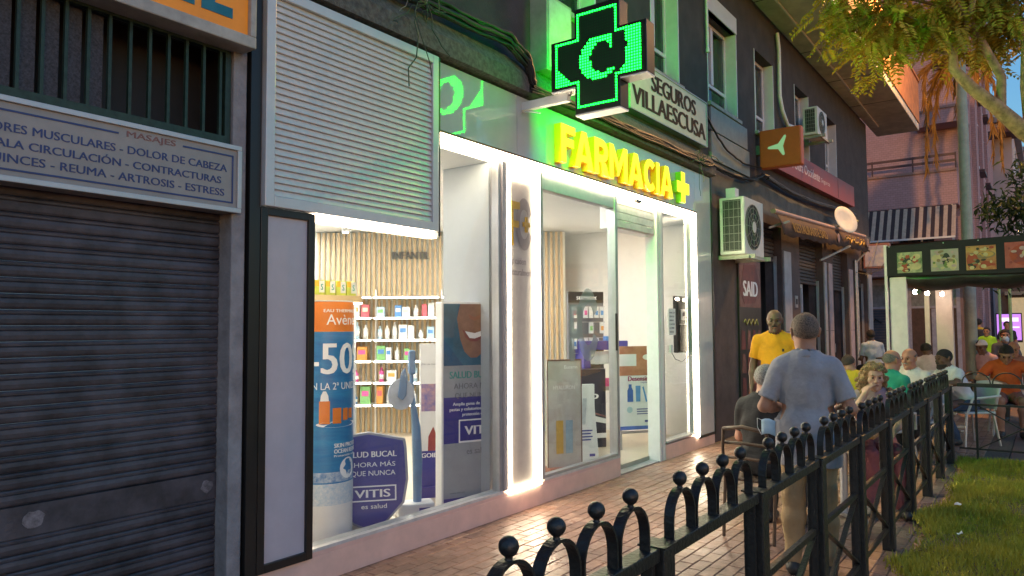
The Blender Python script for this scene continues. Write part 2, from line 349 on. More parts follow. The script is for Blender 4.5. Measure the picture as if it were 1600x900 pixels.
sg = thing('massage_sign', 'long white sign with blue lettering listing massage treatments', 'sign', (1.2, -.05, 2.27))
bx(-1.6, 1.268, 0, .12, .0, .385).build('panel', mat('sign_cream', (.32, .3, .29), .5, var=.06), sg)
b = MB(); b.box(-1.6, 1.272, -.014, 0, .36, .387).box(-1.6, 1.272, -.014, 0, -.002, .025).box(1.248, 1.274, -.014, 0, .025, .36); b.build('frame', mat('alu_white', (.52, .52, .54), .35, .3, var=.05), sg, bevel=.003)
m_blue = mat('sign_blue', (.03, .055, .19), .5, var=.1); m_red = mat('sign_red', (.26, .12, .11), .6, var=.2)
text('MASAJES', .62, .88, .303, .343, -.001, m_red, sg, off=.012)
text('DOLORES MUSCULARES - DOLOR DE CABEZA', -.10, 1.185, .226, .266, -.001, m_blue, sg, off=.01)
text('MALA CIRCULACIÓN - CONTRACTURAS', .0, 1.15, .155, .203, -.001, m_blue, sg, off=.01)
text('ESGUINCES - REUMA - ARTROSIS - ESTRESS', -.08, 1.17, .086, .126, -.001, m_blue, sg, off=.01)
b = MB(); b.box(-1.55, .58, -.003, -.001, .318, .327).box(.92, 1.225, -.003, -.001, .318, .327).box(1.216, 1.225, -.003, -.001, .05, .318).box(-1.55, 1.216, -.003, -.001, .05, .059); b.build('border_line', m_blue, sg)

gr = thing('window_grille', 'dark green barred window grille above the massage sign', 'grille', (1.2, 0, 2.66))
m_green = mat('grille_green', (.022, .05, .038), .5, .2, var=.25, scale=20)
b = MB(); b.box(-1.6, 1.235, .0, .035, 0, .055).box(-1.6, 1.235, .0, .035, .545, .6); b.box(1.2, 1.235, .0, .035, .055, .545); b.build('frame', m_green, gr)
for i in range(-14, 12): MB().box(-.008, .008, .004, .026, .05, .55).build('bar', m_green, gr, loc=(.04+i*.103, 0, 0))
for i in range(-13, 5): bx(.012, .092, .06, .075, .03, .58).build('louvre_panel', mat('mesh_panel', (.07, .075, .095), .7, var=.35, scale=90), gr, loc=(.04+i*.103, 0, 0))
MB().box(-1.6, 1.32, .30, .31, -.1, .75).box(1.236, 1.25, .036, .30, -.1, .75).build('dark_room', m_dark, gr)
sg = thing('orange_shop_sign', 'orange lightbox sign with large turquoise letters at the top left', 'sign', (1.2, -.12, 3.26))
bx(-1.6, 1.26, 0, .2, .03, .75).build('panel', mat('sign_orange', (.62, .22, .015), .45, emit=(.62, .2, .01), es=.06, var=.15, scale=2), sg)
b = MB(); b.box(-1.6, 1.3, -.03, .2, -.04, .028).box(1.262, 1.3, -.03, .2, .028, .78); b.build('frame', mat('sign_frame', (.42, .4, .37), .5, var=.15), sg, bevel=.006)
m_teal = mat('teal_print', (.01, .17, .25), .5, var=.1)
for ch, x0, x1 in (('I', .46, .53), ('N', .56, .74), ('E', .79, .93), ('Z', .97, 1.16)):
    b = MB()
    for q in quadletters(ch, (x1-x0)/.32, .2): b.prism([(x0+u*.32, .10+v*.32) for u, v in q], -.005, -.001)
    b.build('letter', m_teal, sg)
# ------------------------------------------------------------------ pharmacy shopfront
OX = 6.0
def S(mb): mb.v = [(x-OX, y, z) for x, y, z in mb.v]; return mb
def sbx(*a): return S(bx(*a))
ph = thing('pharmacy_shopfront', 'pale grey pharmacy shopfront outlined with white light strips', 'shopfront', (OX, 0, 0))
m_fasc = mat('fascia_gloss', (.52, .55, .56), .05, var=.03, spec=.9, coat=.6)
m_plinth = mat('plinth', (.8, .54, .46), .45, var=.06, scale=5)  # pink in the colour carries warm light thrown up from the pavement
m_blk = mat('black_trim', (.012, .011, .011), .35, var=.1)
m_pane = glass('shop_glass', (.965, .975, .97), .01, 1.42)
m_led = emis('led_white', (1., .82, .58), 6.5)
m_alu = mat('alu_grey', (.45, .45, .46), .35, .5, var=.06)
m_alud = mat('alu_dark', (.2, .19, .2), .4, .4, var=.06)
# left black frame with white panel
b = MB(); b.box(2.615, 2.665, -.05, .1, .175, 2.33).box(2.965, 3.015, -.05, .1, .175, 2.33).box(2.665, 2.965, -.05, .1, .175, .225).box(2.665, 2.965, -.05, .1, 2.285, 2.33)
S(b).build('black_frame', m_blk, ph, bevel=.003)
sbx(2.54, 2.612, -.045, -.005, .16, 3.9).build('black_edge', m_blk, ph)
sbx(2.664, 2.966, -.03, .09, .224, 2.286).build('side_panel', mat('panel_white', (.48, .45, .51), .3, var=.03), ph)
# louvred panel above
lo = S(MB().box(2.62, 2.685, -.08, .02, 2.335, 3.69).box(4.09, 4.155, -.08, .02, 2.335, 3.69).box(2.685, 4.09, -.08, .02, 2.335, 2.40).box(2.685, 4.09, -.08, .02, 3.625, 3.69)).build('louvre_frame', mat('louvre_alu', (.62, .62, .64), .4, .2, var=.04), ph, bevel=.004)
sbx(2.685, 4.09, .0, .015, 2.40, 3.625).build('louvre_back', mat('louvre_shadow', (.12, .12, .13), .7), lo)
pl = 1.225/29; lm = None
for i in range(29):
    o = mk('slat', lm, lo, loc=(0, 0, 2.40+i*pl)) if lm else S(MB().prism([(-.058, .001), (-.066, .004), (-.051, pl*.985), (-.030, pl*.985), (-.045, .001)], 2.686, 4.089, 'x')).build('slat', mat('slat_alu', (.72, .68, .67), .45, .2, var=.05, scale=20), lo, loc=(0, 0, 2.40))
    lm = o.data
sbx(4.156, 4.182, -.07, .05, 2.30, 3.69).build('black_edge', m_blk, ph)
# fascia panels
for a, c, z1 in ((4.184, 5.262, 3.685), (5.266, 7.35, 3.685), (7.354, 9.34, 3.69)):
    sbx(a, c, -.02, .12, 3.135, z1).build('fascia_panel', m_fasc, ph)
sbx(9.344, 9.9, -.02, .12, .16, 3.69).build('fascia_panel', m_fasc, ph)
sbx(9.902, 9.958, -.03, .12, .12, 3.70).build('black_edge', m_blk, ph); sbx(9.344, 9.9, -.026, .12, .125, .158).build('black_edge', m_blk, ph)
sbx(4.184, 9.34, -.045, -.021, 3.122, 3.14).build('drip_trim', mat('trim_brown', (.14, .09, .07), .5), ph)
# light strips
def led(*a): return sbx(*a).build('light_strip', m_led, ph)
led(4.184, 9.24, -.04, .04, 3.055, 3.12); led(3.016, 4.182, -.03, .03, 2.292, 2.332); led(9.245, 9.325, -.04, .03, .16, 3.12)
led(5.10, 5.14, -.035, -.005, .19, 3.05); led(5.525, 5.60, -.035, -.005, .19, 3.05); led(5.14, 5.525, -.035, -.005, .185, .215); led(5.14, 5.525, -.035, -.005, 2.93, 3.05)
led(3.017, 3.024, -.03, -.02, .225, 2.29)
# logo column
lg = sbx(5.141, 5.524, -.012, .1, .2, 3.054).build('logo_column', mat('column_beige', (.36, .33, .31), .45, var=.06), ph)
m_gold = mat('gold_print', (.42, .26, .03), .4, var=.1); m_taupe = mat('taupe_print', (.2, .17, .17), .5, var=.1)
def L(x): return x-OX
out = circ(L(5.37), 2.53, .125, 26, 25, 335); inn = circ(L(5.37), 2.53, .07, 26, 335, 25)
b = MB(); n = len(out); b.add([(p[0], -.018, p[1]*1.0+(p[1]-2.53)*.9) for p in out]+[(p[0], -.018, p[1]+(p[1]-2.53)*.9) for p in inn[::-1]], [(i, i+1, n+i+1, n+i) for i in range(n-1)]); b.build('letter_c', m_taupe, lg)
b = MB(); b.box(L(5.17), L(5.205), -.022, -.013, 2.33, 2.72).box(L(5.205), L(5.30), -.022, -.013, 2.655, 2.72).box(L(5.205), L(5.285), -.022, -.013, 2.49, 2.55); b.build('letter_f', m_gold, lg)
b = MB(); b.box(L(5.385), L(5.42), -.024, -.013, 2.46, 2.60).box(L(5.35), L(5.385), -.024, -.013, 2.51, 2.55).box(L(5.42), L(5.455), -.024, -.013, 2.51, 2.55); b.build('plus_mark', m_gold, lg)
text('et cuidem', L(5.17), L(5.40), 2.165, 2.225, -.0125, m_taupe, lg); text('naturalment', L(5.17), L(5.49), 2.065, 2.125, -.0125, m_taupe, lg)
# posts, sills, plinths
m_post = mat('mullion', (.34, .32, .34), .4, .2, var=.05)
for a, c in ((5.035, 5.098), (5.602, 5.655)): sbx(a, c, -.03, .1, .22, 3.054).build('mullion', m_post, ph, bevel=.004)
b = MB(); b.box(2.54, 7.14, -.02, .12, 0, .172).box(3.017, 7.14, -.02, .12, .172, .2); S(b).build('plinth', m_plinth, ph, bevel=.003)
sbx(8.30, 9.9, -.02, .12, 0, .122).build('plinth', m_plinth, ph); sbx(8.30, 9.34, -.02, .12, .1225, .178).build('plinth', m_plinth, ph)
for a, c in ((3.017, 5.034), (5.656, 7.12), (8.33, 9.243)): sbx(a, c, -.025, .1, .2005, .222).build('sill', mat('sill_light', (.62, .6, .58), .35), ph)
# shop window 1
f = S(MB().box(4.995, 5.034, -.01, .06, .223, 3.054).box(3.016, 3.03, .0, .06, .223, 2.29)).build('window_frame', m_alu, ph)
sbx(3.03, 4.995, .02, .03, .223, 3.054).build('pane', m_pane, f)
# shop window 2 / sliding leaf
f = S(MB().box(5.656, 7.12, -.01, .08, 2.90, 3.054).box(7.085, 7.142, -.02, .08, .2, 3.054).box(5.69, 5.705, .0, .05, .223, 2.90).box(5.656, 7.085, -.015, .05, .223, .25)).build('window_frame', m_alu, ph, bevel=.003)
sbx(5.656, 5.69, .015, .025, .25, 2.9).build('pane', m_pane, f); sbx(5.705, 7.085, .02, .03, .25, 2.9).build('pane', m_pane, f)
lg2 = MB(); lx, lz = L(6.55), 1.63      # frosted logo on the glass
b = MB(); b.add([(lx+(p[0]-L(5.37))*1.75, .018, lz+(p[1]-2.53)*3.0) for p in out]+[(lx+(p[0]-L(5.37))*1.75, .018, lz+(p[1]-2.53)*3.0) for p in inn[::-1]], [(i, i+1, n+i+1, n+i) for i in range(n-1)])
b.box(lx-.36, lx-.28, .016, .019, lz-.36, lz+.2).box(lx-.28, lx-.12, .016, .019, lz+.1, lz+.2).box(lx-.28, lx-.14, .016, .019, lz-.14, lz-.04)
b.build('frosted_logo', glass('frosted', (.72, .74, .74), .4, 1.3, dirt=.25), f)
sbx(7.06, 7.085, -.035, -.021, 1.35, 1.75).build('handle', m_blk, f)
# door head with roller box
d = sbx(7.145, 8.15, .03, .2, 2.70, 3.054).build('door_head', m_white, ph)
for i in range(4): sbx(7.15, 8.145, .012, .029, 2.715+i*.085, 2.715+i*.085+.078).build('slat', mat('head_slat', (.55, .54, .53), .4), d)
for xx in (7.35, 7.95): S(MB().tube([(xx, .01, 2.78), (xx, -.03, 2.77), (xx+.07, -.04, 2.77)], .006, 6)).build('latch', m_alu, d)
S(MB().box(7.5, 7.62, -.08, -.041, 3.02, 3.05)).build('motion_sensor', m_blk, ph)
for a, c in ((8.15, 8.205), (8.222, 8.30)): sbx(a, c, -.015, .14, .0, 3.054).build('door_post', m_white, ph, bevel=.003)
sbx(8.205, 8.222, .03, .12, 0, 3.054).build('shadow_gap', m_alud, ph)
f = S(MB().box(8.302, 8.33, -.01, .08, .222, 3.054).box(9.20, 9.243, -.01, .08, .222, 3.054)).build('window_frame', m_alu, ph)
sbx(8.33, 9.20, .02, .03, .223, 3.054).build('pane', m_pane, f)
sbx(7.143, 8.149, .0, .3, .0, .012).build('threshold', m_alu, ph)
# night hatch unit on the right window
at = thing('night_service_unit', 'black wall unit with card reader behind the right pharmacy window', 'dispenser', (8.99, .0, 1.27))
bx(-.15, .15, .034, .1, 0, .73).build('case', m_blk, at, bevel=.01)
bx(-.11, .12, .026, .033, .02, .36).build('drawer', mat('hatch_metal', (.1, .1, .1), .25, .8), at); bx(-.12, .13, .022, .025, .36, .37).build('trim', m_alu, at); bx(-.07, .09, .02, .033, .42, .56).build('card_reader', m_alu, at, bevel=.006); bx(-.02, .04, .015, .019, .47, .52).build('screen', mat('screen_dark', (.02, .02, .03), .2), at)
no = thing('paper_notice', 'small white notice stuck beside the black wall unit', 'notice', (8.62, 0, 1.5))
bx(-.10, .10, .013, .019, 0, .33).build('sheet', mat('paper', (.75, .74, .72), .8, var=.03), no)
for i in range(6): text(('AVISO DE', 'SERVICIO', 'URGENCIAS', 'LLAMAR', 'AL TIMBRE', 'GRACIAS')[i], -.08, .08-.02*(i % 3), .27-i*.048, .29-i*.048, .0125, mat('ink', (.05, .05, .06), .8), no)
wr = thing('loose_wire', 'thin black wire dangling under the black wall unit', 'cable', (8.5, -.01, 1.25))
MB().tube([(.0, 0, .06), (.1, -.02, -.05), (.3, -.02, -.09), (.5, -.02, -.03), (.68, -.015, .0)], .004, 5).build('wire', m_cable, wr); bx(-.03, .03, -.02, .005, .03, .13).build('clip', m_white, wr)

# ------------------------------------------------------------------ illuminated lettering
fs = thing('farmacia_sign', 'glowing yellow block letters reading FARMACIA with a plus above the door', 'sign', (7.4, -.02, 3.16))
m_yel = emis('letter_yellow', (1., .86, .02), .30); m_yside = mat('letter_side', (.75, .42, .01), .4, emit=(1, .42, .0), es=.06, var=.05)
widths = dict(F=.26, A=.365, R=.30, M=.41, C=.315, I=.088); xx = -1.53
for ch in 'FARMACIA':
    f_, r_ = MB(), MB()
    for q in quadletters(ch, widths[ch]/.375, .235):
        q = [(xx+u*.375, .025+v*.375) for u, v in q]
        f_.prism(q, -.084, -.081); r_.prism(q, -.0805, -.005)
    o = f_.build('letter', m_yel, fs); r_.build('letter_return', m_yside, o)
    xx += widths[ch]+dict(F=-.03, A=.012, R=.008, M=.012, C=.0, I=.012)[ch]+(.012 if ch != 'F' else .02)
px_ = xx+.29; plus = [(-.06, 0), (.06, 0), (.06, .12), (.19, .12), (.19, .26), (.06, .26), (.06, .39), (-.06, .39), (-.06, .26), (-.19, .26), (-.19, .12), (-.06, .12)]
plus = [(px_+a, .02+c) for a, c in plus]
o = MB().prism(plus, -.084, -.081).build('plus', m_yel, fs); MB().prism(plus, -.0805, -.005).build('plus_return', mat('plus_side', (.2, .5, .02), .4, emit=(.2, .6, .0), es=.05), o)

# ------------------------------------------------------------------ green LED cross on its bracket (faces along the street)
cr = thing('pharmacy_cross', 'green LED pharmacy cross sticking out from the wall on a white arm', 'sign', (5.36, -.83, 3.86))
h, a = .455, .215
def cross(s): return [(-a*s, -h*s), (a*s, -h*s), (a*s, -a*s), (h*s, -a*s), (h*s, a*s), (a*s, a*s), (a*s, h*s), (-a*s, h*s), (-a*s, a*s), (-h*s, a*s), (-h*s, -a*s), (-a*s, -a*s)]
MB().prism(cross(1), -.075, .075, 'x').build('case', mat('cross_case', (.014, .014, .014), .4, var=.1), cr, bevel=.006)
for q in ((-a, a, -h), (a, h, -a), (-h, -a-.001, -a)): bx(-.072, .072, q[0], q[1], q[2]-.013, q[2]-.001).build('base_trim', m_white, cr)
m_lon = emis('led_green', (.002, 1., .016), 8.); m_lon2 = emis('led_green_bright', (.0007, 1., .005), 30.); m_ldim = mat('led_dim', (.01, .05, .02), .4, emit=(0, .3, .05), es=.03, var=0)  # far-face green boosted for wall spill; dots left off get a faint glow
N = 34; hi_ = h*.9; pitch_ = 2*hi_/N; A0, A1 = 9, 25
ins_ = lambda i, j: (0 <= i < N and A0 <= j < A1) or (0 <= j < N and A0 <= i < A1)
def lit(i, j):          # i to the viewer's right, j up
    if not ins_(i, j): return None
    if not all(ins_(i+a_, j+c_) for a_, c_ in ((1, 0), (-1, 0), (0, 1), (0, -1), (1, 1), (-1, -1), (1, -1), (-1, 1))): return True
    u, v = (i+.5)/N*2-1, (j+.5)/N*2-1
    r = math.hypot(u-.05, v+.02); an = math.degrees(math.atan2(v+.02, u-.05))
    if abs(an) > 42 and r < .46: return r > .46-.09-.17*abs(math.sin(R(an/2)))**3
    if .22 < u < .36 and .12 < v < .40 and abs(an) < 60: return u > .30
    if u > .5 and r > .62+.2*max(0, v): return v > -.42
    if u < -.5 and v < -.02: return (u+1) < (-v)*.95
    return False
for side in (-1, 1):
    on, off = MB(), MB()
    for i in range(N):
        for j in range(N):
            q = lit(i, j)
            if q is None: continue
            if side > 0: q = q or (i*7+j*3) % 4 != 0        # unseen far face: extra dots lit to strengthen the green spill
            u, v = -hi_+(i+.5)*pitch_, -hi_+(j+.5)*pitch_
            yy = -u if side < 0 else u; x = side*.0785; rr = .0088 if q else .006
            ring = [(x, yy+rr*math.cos(R(60*k+30)), v+rr*math.sin(R(60*k+30))) for k in range(6)]
            (on if q else off).add(ring, [tuple(range(6)) if side > 0 else tuple(range(5, -1, -1))])
    tag(on.build('lit_dots', m_lon if side < 0 else m_lon2, cr), kind='stuff'); tag(off.build('dim_dots', m_ldim, cr), kind='stuff')
b = MB(); b.box(-.03, .03, .32, .81, -.30, -.225); b.build('bracket', m_white, cr, bevel=.004)
b = MB(); b.box(-.02, .02, .30, .56, -.245, -.22).tube([(-.02, .81, -.31), (-.03, .7, -.33), (.0, .62, -.35)], .006, 5); b.build('bracket_clip', m_white, cr)

# pale junction box on the wall behind
jb = thing('wall_lightbox', 'pale blank lightbox on the wall behind the green cross', 'lightbox', (5.75, 0, 3.98))
bx(-.2, .24, -.16, .03, 0, .72).build('case', mat('box_beige', (.36, .35, .33), .6), jb, bevel=.006); bx(-.17, .21, -.166, -.161, .03, .69).build('face', mat('box_face', (.4, .46, .5), .4), jb)

# ------------------------------------------------------------------ interior
m_int = mat('interior_white', (.78, .77, .74), .55, var=.02)
struct(bx(2.62, 9.95, .13, 6.3, -.005, .06).build('interior_floor', mat('floor_vinyl', (.46, .39, .29), .3, var=.1, scale=3)))
iw = bx(9.88, 9.95, .13, 6.3, .06, 3.06).build('interior_wall', m_int); struct(iw)
struct(bx(2.62, 9.88, 6.2, 6.3, .06, 3.06).build('interior_wall', mat('interior_blue', (.62, .72, .78), .5, var=.02)))
struct(bx(2.62, 2.7, .13, 6.2, .06, 3.06).build('interior_wall', m_int))
struct(bx(5.04, 5.1, .13, .66, .06, 3.06).build('partition', mat('partition_white', (.46, .5, .55), .4, var=.02)))
struct(bx(2.62, 9.95, .13, 6.3, 3.062, 3.14).build('ceiling', m_int))
m_fill = emis('fill_panel', (1, .97, .93), 9.)  # added panels, mostly out of view, put in to light the interior
cl_lab = ['added ceiling fill panel inside the pharmacy window', 'added ceiling fill panel deep inside the pharmacy', 'added ceiling fill panel over the pharmacy counter', 'added ceiling fill panel behind the pharmacy door', 'added ceiling fill panel at the pharmacy back wall']
for i, (x, y, w_, d_) in enumerate(((3.7, 1.5, .5, .5), (5.0, 3.2, .9, .5), (7.45, 2.0, .9, .5), (6.15, .33, .8, .3), (6.2, 4.8, .9, .5))):
    o = thing('fill_light', cl_lab[i], 'lamp', (x, y, 3.05), group='added pharmacy fill lights')
    bx(-w_/2, w_/2, -d_/2, d_/2, .0, .008).build('diffuser', m_fill, o); b = MB(); b.box(-w_/2-.03, w_/2+.03, -d_/2-.03, -d_/2-.001, -.005, .01).box(-w_/2-.03, w_/2+.03, d_/2+.001, d_/2+.03, -.005, .01).box(-w_/2-.03, -w_/2-.001, -d_/2, d_/2, -.005, .01).box(w_/2+.001, w_/2+.03, -d_/2, d_/2, -.005, .01); b.build('rim', m_white, o)
for i, (x, y) in enumerate(((6.3, 3.2), (6.7, 3.9), (5.6, 2.6))):
    o = thing('spotlight', ('small white ceiling spotlight nearest the slatted wall', 'small white ceiling spotlight beside the shelf wall sign', 'small white ceiling spotlight nearest the shop window')[i], 'lamp', (x, y, 2.9), group='white spotlights'); MB().cyl((0, 0, .02), (0, 0, .16), .05, n=14).build('can', m_white, o); MB().cyl((0, 0, .008), (0, 0, .019), .04, n=14).build('bulb', emis('bulb', (1, .95, .85), 3.), o)

# slatted timber wall with lit shelves, seen through the window: direction along (.59,-.807)
def slatframe(px, t=11.0):      # point on the slatted wall
    k = (px-800)/1146.5; return Vector((t*(.8075+k*.59), -3.8+t*(.59-k*.8075), 0))
P0, P1 = Vector((7.02, 5.13, 0)), Vector((9.33, 2.02, 0)); dr = (P1-P0).normalized(); ang = math.degrees(math.atan2(dr.y, dr.x)); Ls = (P1-P0).length
sw = thing('slatted_wall', 'vertical timber slat wall behind the lit pharmacy shelves', 'wall', (P0.x, P0.y, .06), ang)
bx(-.5, Ls, .07, .1, 0, 2.99).build('backing', mat('slat_backing', (.72, .76, .72), .5, var=.03), sw)
sm = None; m_wood = mat('slat_oak', (.56, .4, .22), .5, var=.05, scale=6)
for i in range(int((Ls-.12)/.076)):
    if sm is None: o = bx(0, .036, .02, .069, .0, 2.985).build('slat', m_wood, sw, loc=(.15, 0, 0)); sm = o.data
    else: mk('slat', sm, sw, loc=(.15+i*.076, 0, 0))
text('INFANTIL', 1.28, 1.84, 2.58, 2.69, .012, mat('ink_grey', (.08, .07, .065), .6), sw, off=.03, depth=.008)
su = thing('shelf_unit', 'white glass shelf unit with lit edges against the slatted wall', 'shelf', (P0.x, P0.y, .06), ang)
m_shelf = mat('shelf_white', (.8, .79, .76), .3, var=.02); zsh = [.42, .74, 1.05, 1.36, 1.68, 1.98]
for r_, z in enumerate(zsh):
    for a_, c_ in ((.16, 1.02), (1.06, 2.0), (2.04, 3.3)):
        o = bx(a_, c_, -.30, .018, z, z+.025).build('shelf', m_shelf, su); bx(a_+.01, c_-.01, -.31, -.301, z+.004, z+.021).build('light_strip', emis('shelf_led', (1, .95, .85), 5.), o)
for x in (.14, 1.04, 2.02): bx(x-.012, x+.012, -.02, .019, 0, 2.12).build('upright', m_shelf, su)
prod_cols = [('white', (.8, .8, .78)), ('blue', (.1, .28, .6)), ('pink', (.75, .1, .35)), ('orange', (.75, .35, .08)), ('pale blue', (.5, .7, .82)), ('green', (.25, .55, .2)), ('red', (.6, .12, .16)), ('cream', (.78, .7, .5))]
for nm, c in prod_cols: mat('product_'+nm, c, .4, var=.1, scale=25)
rows = ['bottom', 'second', 'third', 'fourth', 'fifth', 'top']; pr = random.Random(3)
bot = [(.001, 0), (.03, 0), (.032, .09), (.03, .12), (.013, .135), (.013, .165), (.001, .167)]
for r_, z in enumerate(zsh[:-1]):
    x = .19
    while x < 3.2:
        w_ = pr.uniform(.07, .17); hh = pr.uniform(.13, .26)
        if .99 < x+w_ and x < 1.07: x = 1.08; continue
        if 1.97 < x+w_ and x < 2.05: x = 2.07; continue
        if pr.random() < .93:
            nm, c = pr.choices(prod_cols, (8, 2, 2 if r_ == 1 else .6, 1.2, 3, 1, .8, 2))[0]; wh = 'left' if x < 1.0 else ('middle' if x < 2.0 else 'right')
            q = (P0+dr*(x+w_/2)+Vector((dr.y, -dr.x, 0))*.12); q.z = .06+z+.0255
            if pr.random() < .6:
                o = thing('product_box', '%s medicine carton on the %s lit shelf, %s bay' % (nm, rows[r_], wh), 'box', q, ang, 'products on the lit shelves')
                bx(-w_/2, w_/2, -.05, .05, 0, hh).build('carton', MATS['product_'+nm], o, bevel=.003); bx(-w_*.35, w_*.35, -.0525, -.0505, hh*.45, hh*.75).build('label', MATS['product_'+pr.choice(prod_cols)[0]], o)
            else:
                o = thing('product_bottle', '%s bottle on the %s lit shelf, %s bay' % (nm, rows[r_], wh), 'bottle', q, ang, 'products on the lit shelves')
                MB().lathe([(a1*1.1, z1*hh/.167) for a1, z1 in bot], 12).build('bottle', MATS['product_'+nm], o); MB().lathe([(.0345, hh*.2), (.036, hh*.21), (.036, hh*.5), (.0345, hh*.51)], 12).build('label', MATS['product_white'], o)
        x += w_+pr.uniform(.006, .035)

_lab = {}
for o in [o for o in col.objects if o.get('group') == 'products on the lit shelves']: _lab.setdefault(o['label'], []).append(o)
for k_, os_ in _lab.items():
    if len(os_) > 1:
        for i, o in enumerate(os_): o['label'] = k_+', '+('first', 'second', 'third', 'fourth', 'fifth')[min(i, 4)]+' from left'
# ------------------------------------------------------------------ displays in the window (each faces -y in its own frame)
m_navy = mat('navy_print', (.045, .045, .26), .35, var=.03); m_wp = mat('white_print', (.74, .73, .72), .35, var=.03); m_lt = mat('pale_print', (.42, .56, .6), .4, var=.05); m_org = mat('orange_print', (.75, .2, .025), .4, var=.05); m_bl = mat('blue_print', (.03, .25, .5), .35, c2=(.015, .13, .36), scale=3, stretch=(.6, .6, 5)); m_tealp = mat('teal_ink', (.05, .3, .28), .5, var=0); m_greyp = mat('grey_ink', (.16, .17, .2), .5, var=0); m_skin = mat('printed_skin', (.3, .155, .105), .5, var=.12, scale=12); m_wi = mat('white_ink', (.85, .85, .85), .5, var=0)
RZ = -40
# cylinder promotion column
av = thing('promotion_column', 'round promotion column with orange top and sea blue print', 'display', (3.56, .50, .06), -5)
def arc(z0, z1, r, mt, name, par, a0=-180, a1=0, rx=.20):
    b = MB(); n_ = 24; vs = []
    for i in range(n_+1):
        t = R(a0+(a1-a0)*i/n_); vs += [(rx*r*math.cos(t), .20*r*math.sin(t), z0), (rx*r*math.cos(t), .20*r*math.sin(t), z1)]
    b.add(vs, [(2*i, 2*i+2, 2*i+3, 2*i+1) for i in range(n_)], 0, True); return b.build(name, mt, par)
arc(0, 1.74, 1., m_wp, 'shell', av, -180, 180); MB().prism([(.20*math.cos(R(i*15)), .20*math.sin(R(i*15))) for i in range(24)], 1.735, 1.745, 'z').build('lid', m_wp, av)
arc(.34, 1.52, 1.006, m_bl, 'sea_print', av); arc(1.521, 1.735, 1.006, m_org, 'orange_band', av)
arc(.46, .53, 1.009, mat('reef_print', (.55, .62, .68), .5, c2=(.03, .16, .42), scale=30), 'reef_print', av); arc(.30, .45, 1.0095, mat('reef_white', (.7, .7, .7), .5, c2=(.35, .5, .65), scale=45), 'reef_print', av)
def curved(o, rx=.203, ry=.203):      # wrap flat lettering round the column
    for v in o.data.vertices:
        t_ = v.co.x/rx; v.co.x = rx*math.sin(t_); v.co.y = -ry*math.cos(t_)-.002+v.co.y
    return o
for s, x0, x1, z0, z1, mt in (('EAU THERMALE', -.14, .14, 1.66, 1.682, m_wi), ('Avène', -.12, .14, 1.57, 1.645, m_wi), ('-50%', -.25, .30, 1.22, 1.44, m_wi), ('EN LA 2ª UNIDAD', -.25, .22, 1.11, 1.16, m_wi), ('SKIN PROTECT', -.06, .2, .70, .73, m_wi), ('OCEAN RESPECT', -.06, .2, .66, .69, m_wi), ('Protección solar', -.06, .16, .635, .65, m_wi)):
    curved(text(s, x0, x1, z0, z1, 0, mt, av, off=.012 if len(s) < 14 and s != 'Avène' else 0))
curved(MB().poly(circ(.06, .55, .075, 20), 0).build('emblem', m_wi, av)); curved(MB().poly([(.01, .55), (.04, .58), (.075, .565), (.1, .59), (.095, .55), (.06, .535), (.05, .5), (.035, .535)], -.002).build('emblem_fish', m_bl, av))
for i, (x, w_, z0, z1) in enumerate(((-.13, .075, .87, 1.03), (-.04, .065, .87, .98), (.03, .045, .89, .975), (.085, .045, .9, .97))): curved(MB().poly([(x-w_/2, z0), (x+w_/2, z0), (x+w_/2, z1), (x-w_/2, z1)], -.001).build('printed_tube', m_org, av))
curved(MB().poly([(-.16, 1.03), (-.1, 1.03), (-.105, 1.07), (-.12, 1.10), (-.14, 1.10), (-.155, 1.07)], -.001).build('printed_cap', m_wi, av)); curved(MB().poly(circ(-.02, .865, .17, 24, rz=.022), -.0005).build('printed_plate', m_wi, av))
gs = thing('promotion_column', 'white rounded promotion stand half hidden behind the orange topped column', 'display', (3.86, .66, .06), RZ)
b = MB().lathe([(.10, 0), (.10, 1.70), (.001, 1.70)], 20); b.build('shell', m_wp, gs); MB().lathe([(.1015, .16), (.1015, .28)], 20).build('green_print', MATS['product_green'], gs)
# plank shelf with yellow-green boxes above the column
ws = thing('window_shelf', 'wooden plank shelf with lit edge above the promotion column', 'shelf', (3.92, 1.0, 1.82), -8)
bx(-.75, .32, -.12, .12, 0, .055).build('plank', m_wood, ws, bevel=.003); bx(-.75, .32, -.118, .0, -.012, -.001).build('light_strip', emis('shelf_led', (1, .95, .85), 3.), ws)
for x in (-.7, .28): MB().cyl((x, 0, .056), (x, 0, 1.18), .003, n=6).build('hanger_wire', m_alu, ws)
for i in range(9):
    o = thing('sunscreen_box', '%s yellow and green carton from the left on the plank shelf' % ('first', 'second', 'third', 'fourth', 'fifth', 'sixth', 'seventh', 'eighth', 'ninth')[i], 'box', (3.36+i*.099, 1.03-i*.0139, 1.8755), -8, 'yellow green cartons on the plank shelf')
    bx(-.045, .045, -.03, .03, 0, .12).build('carton', mat('lime_card', (.55, .62, .08), .5, var=.1), o, bevel=.002); bx(-.005, .043, -.0315, -.0302, .02, .115).build('label', m_wp, o); bx(-.043, -.006, -.0315, -.0302, .07, .115).build('flash', mat('amber_card', (.8, .45, .02), .5), o); text('S', .008, .03, .04, .09, -.0318, m_tealp, o, name='mark', off=.02)
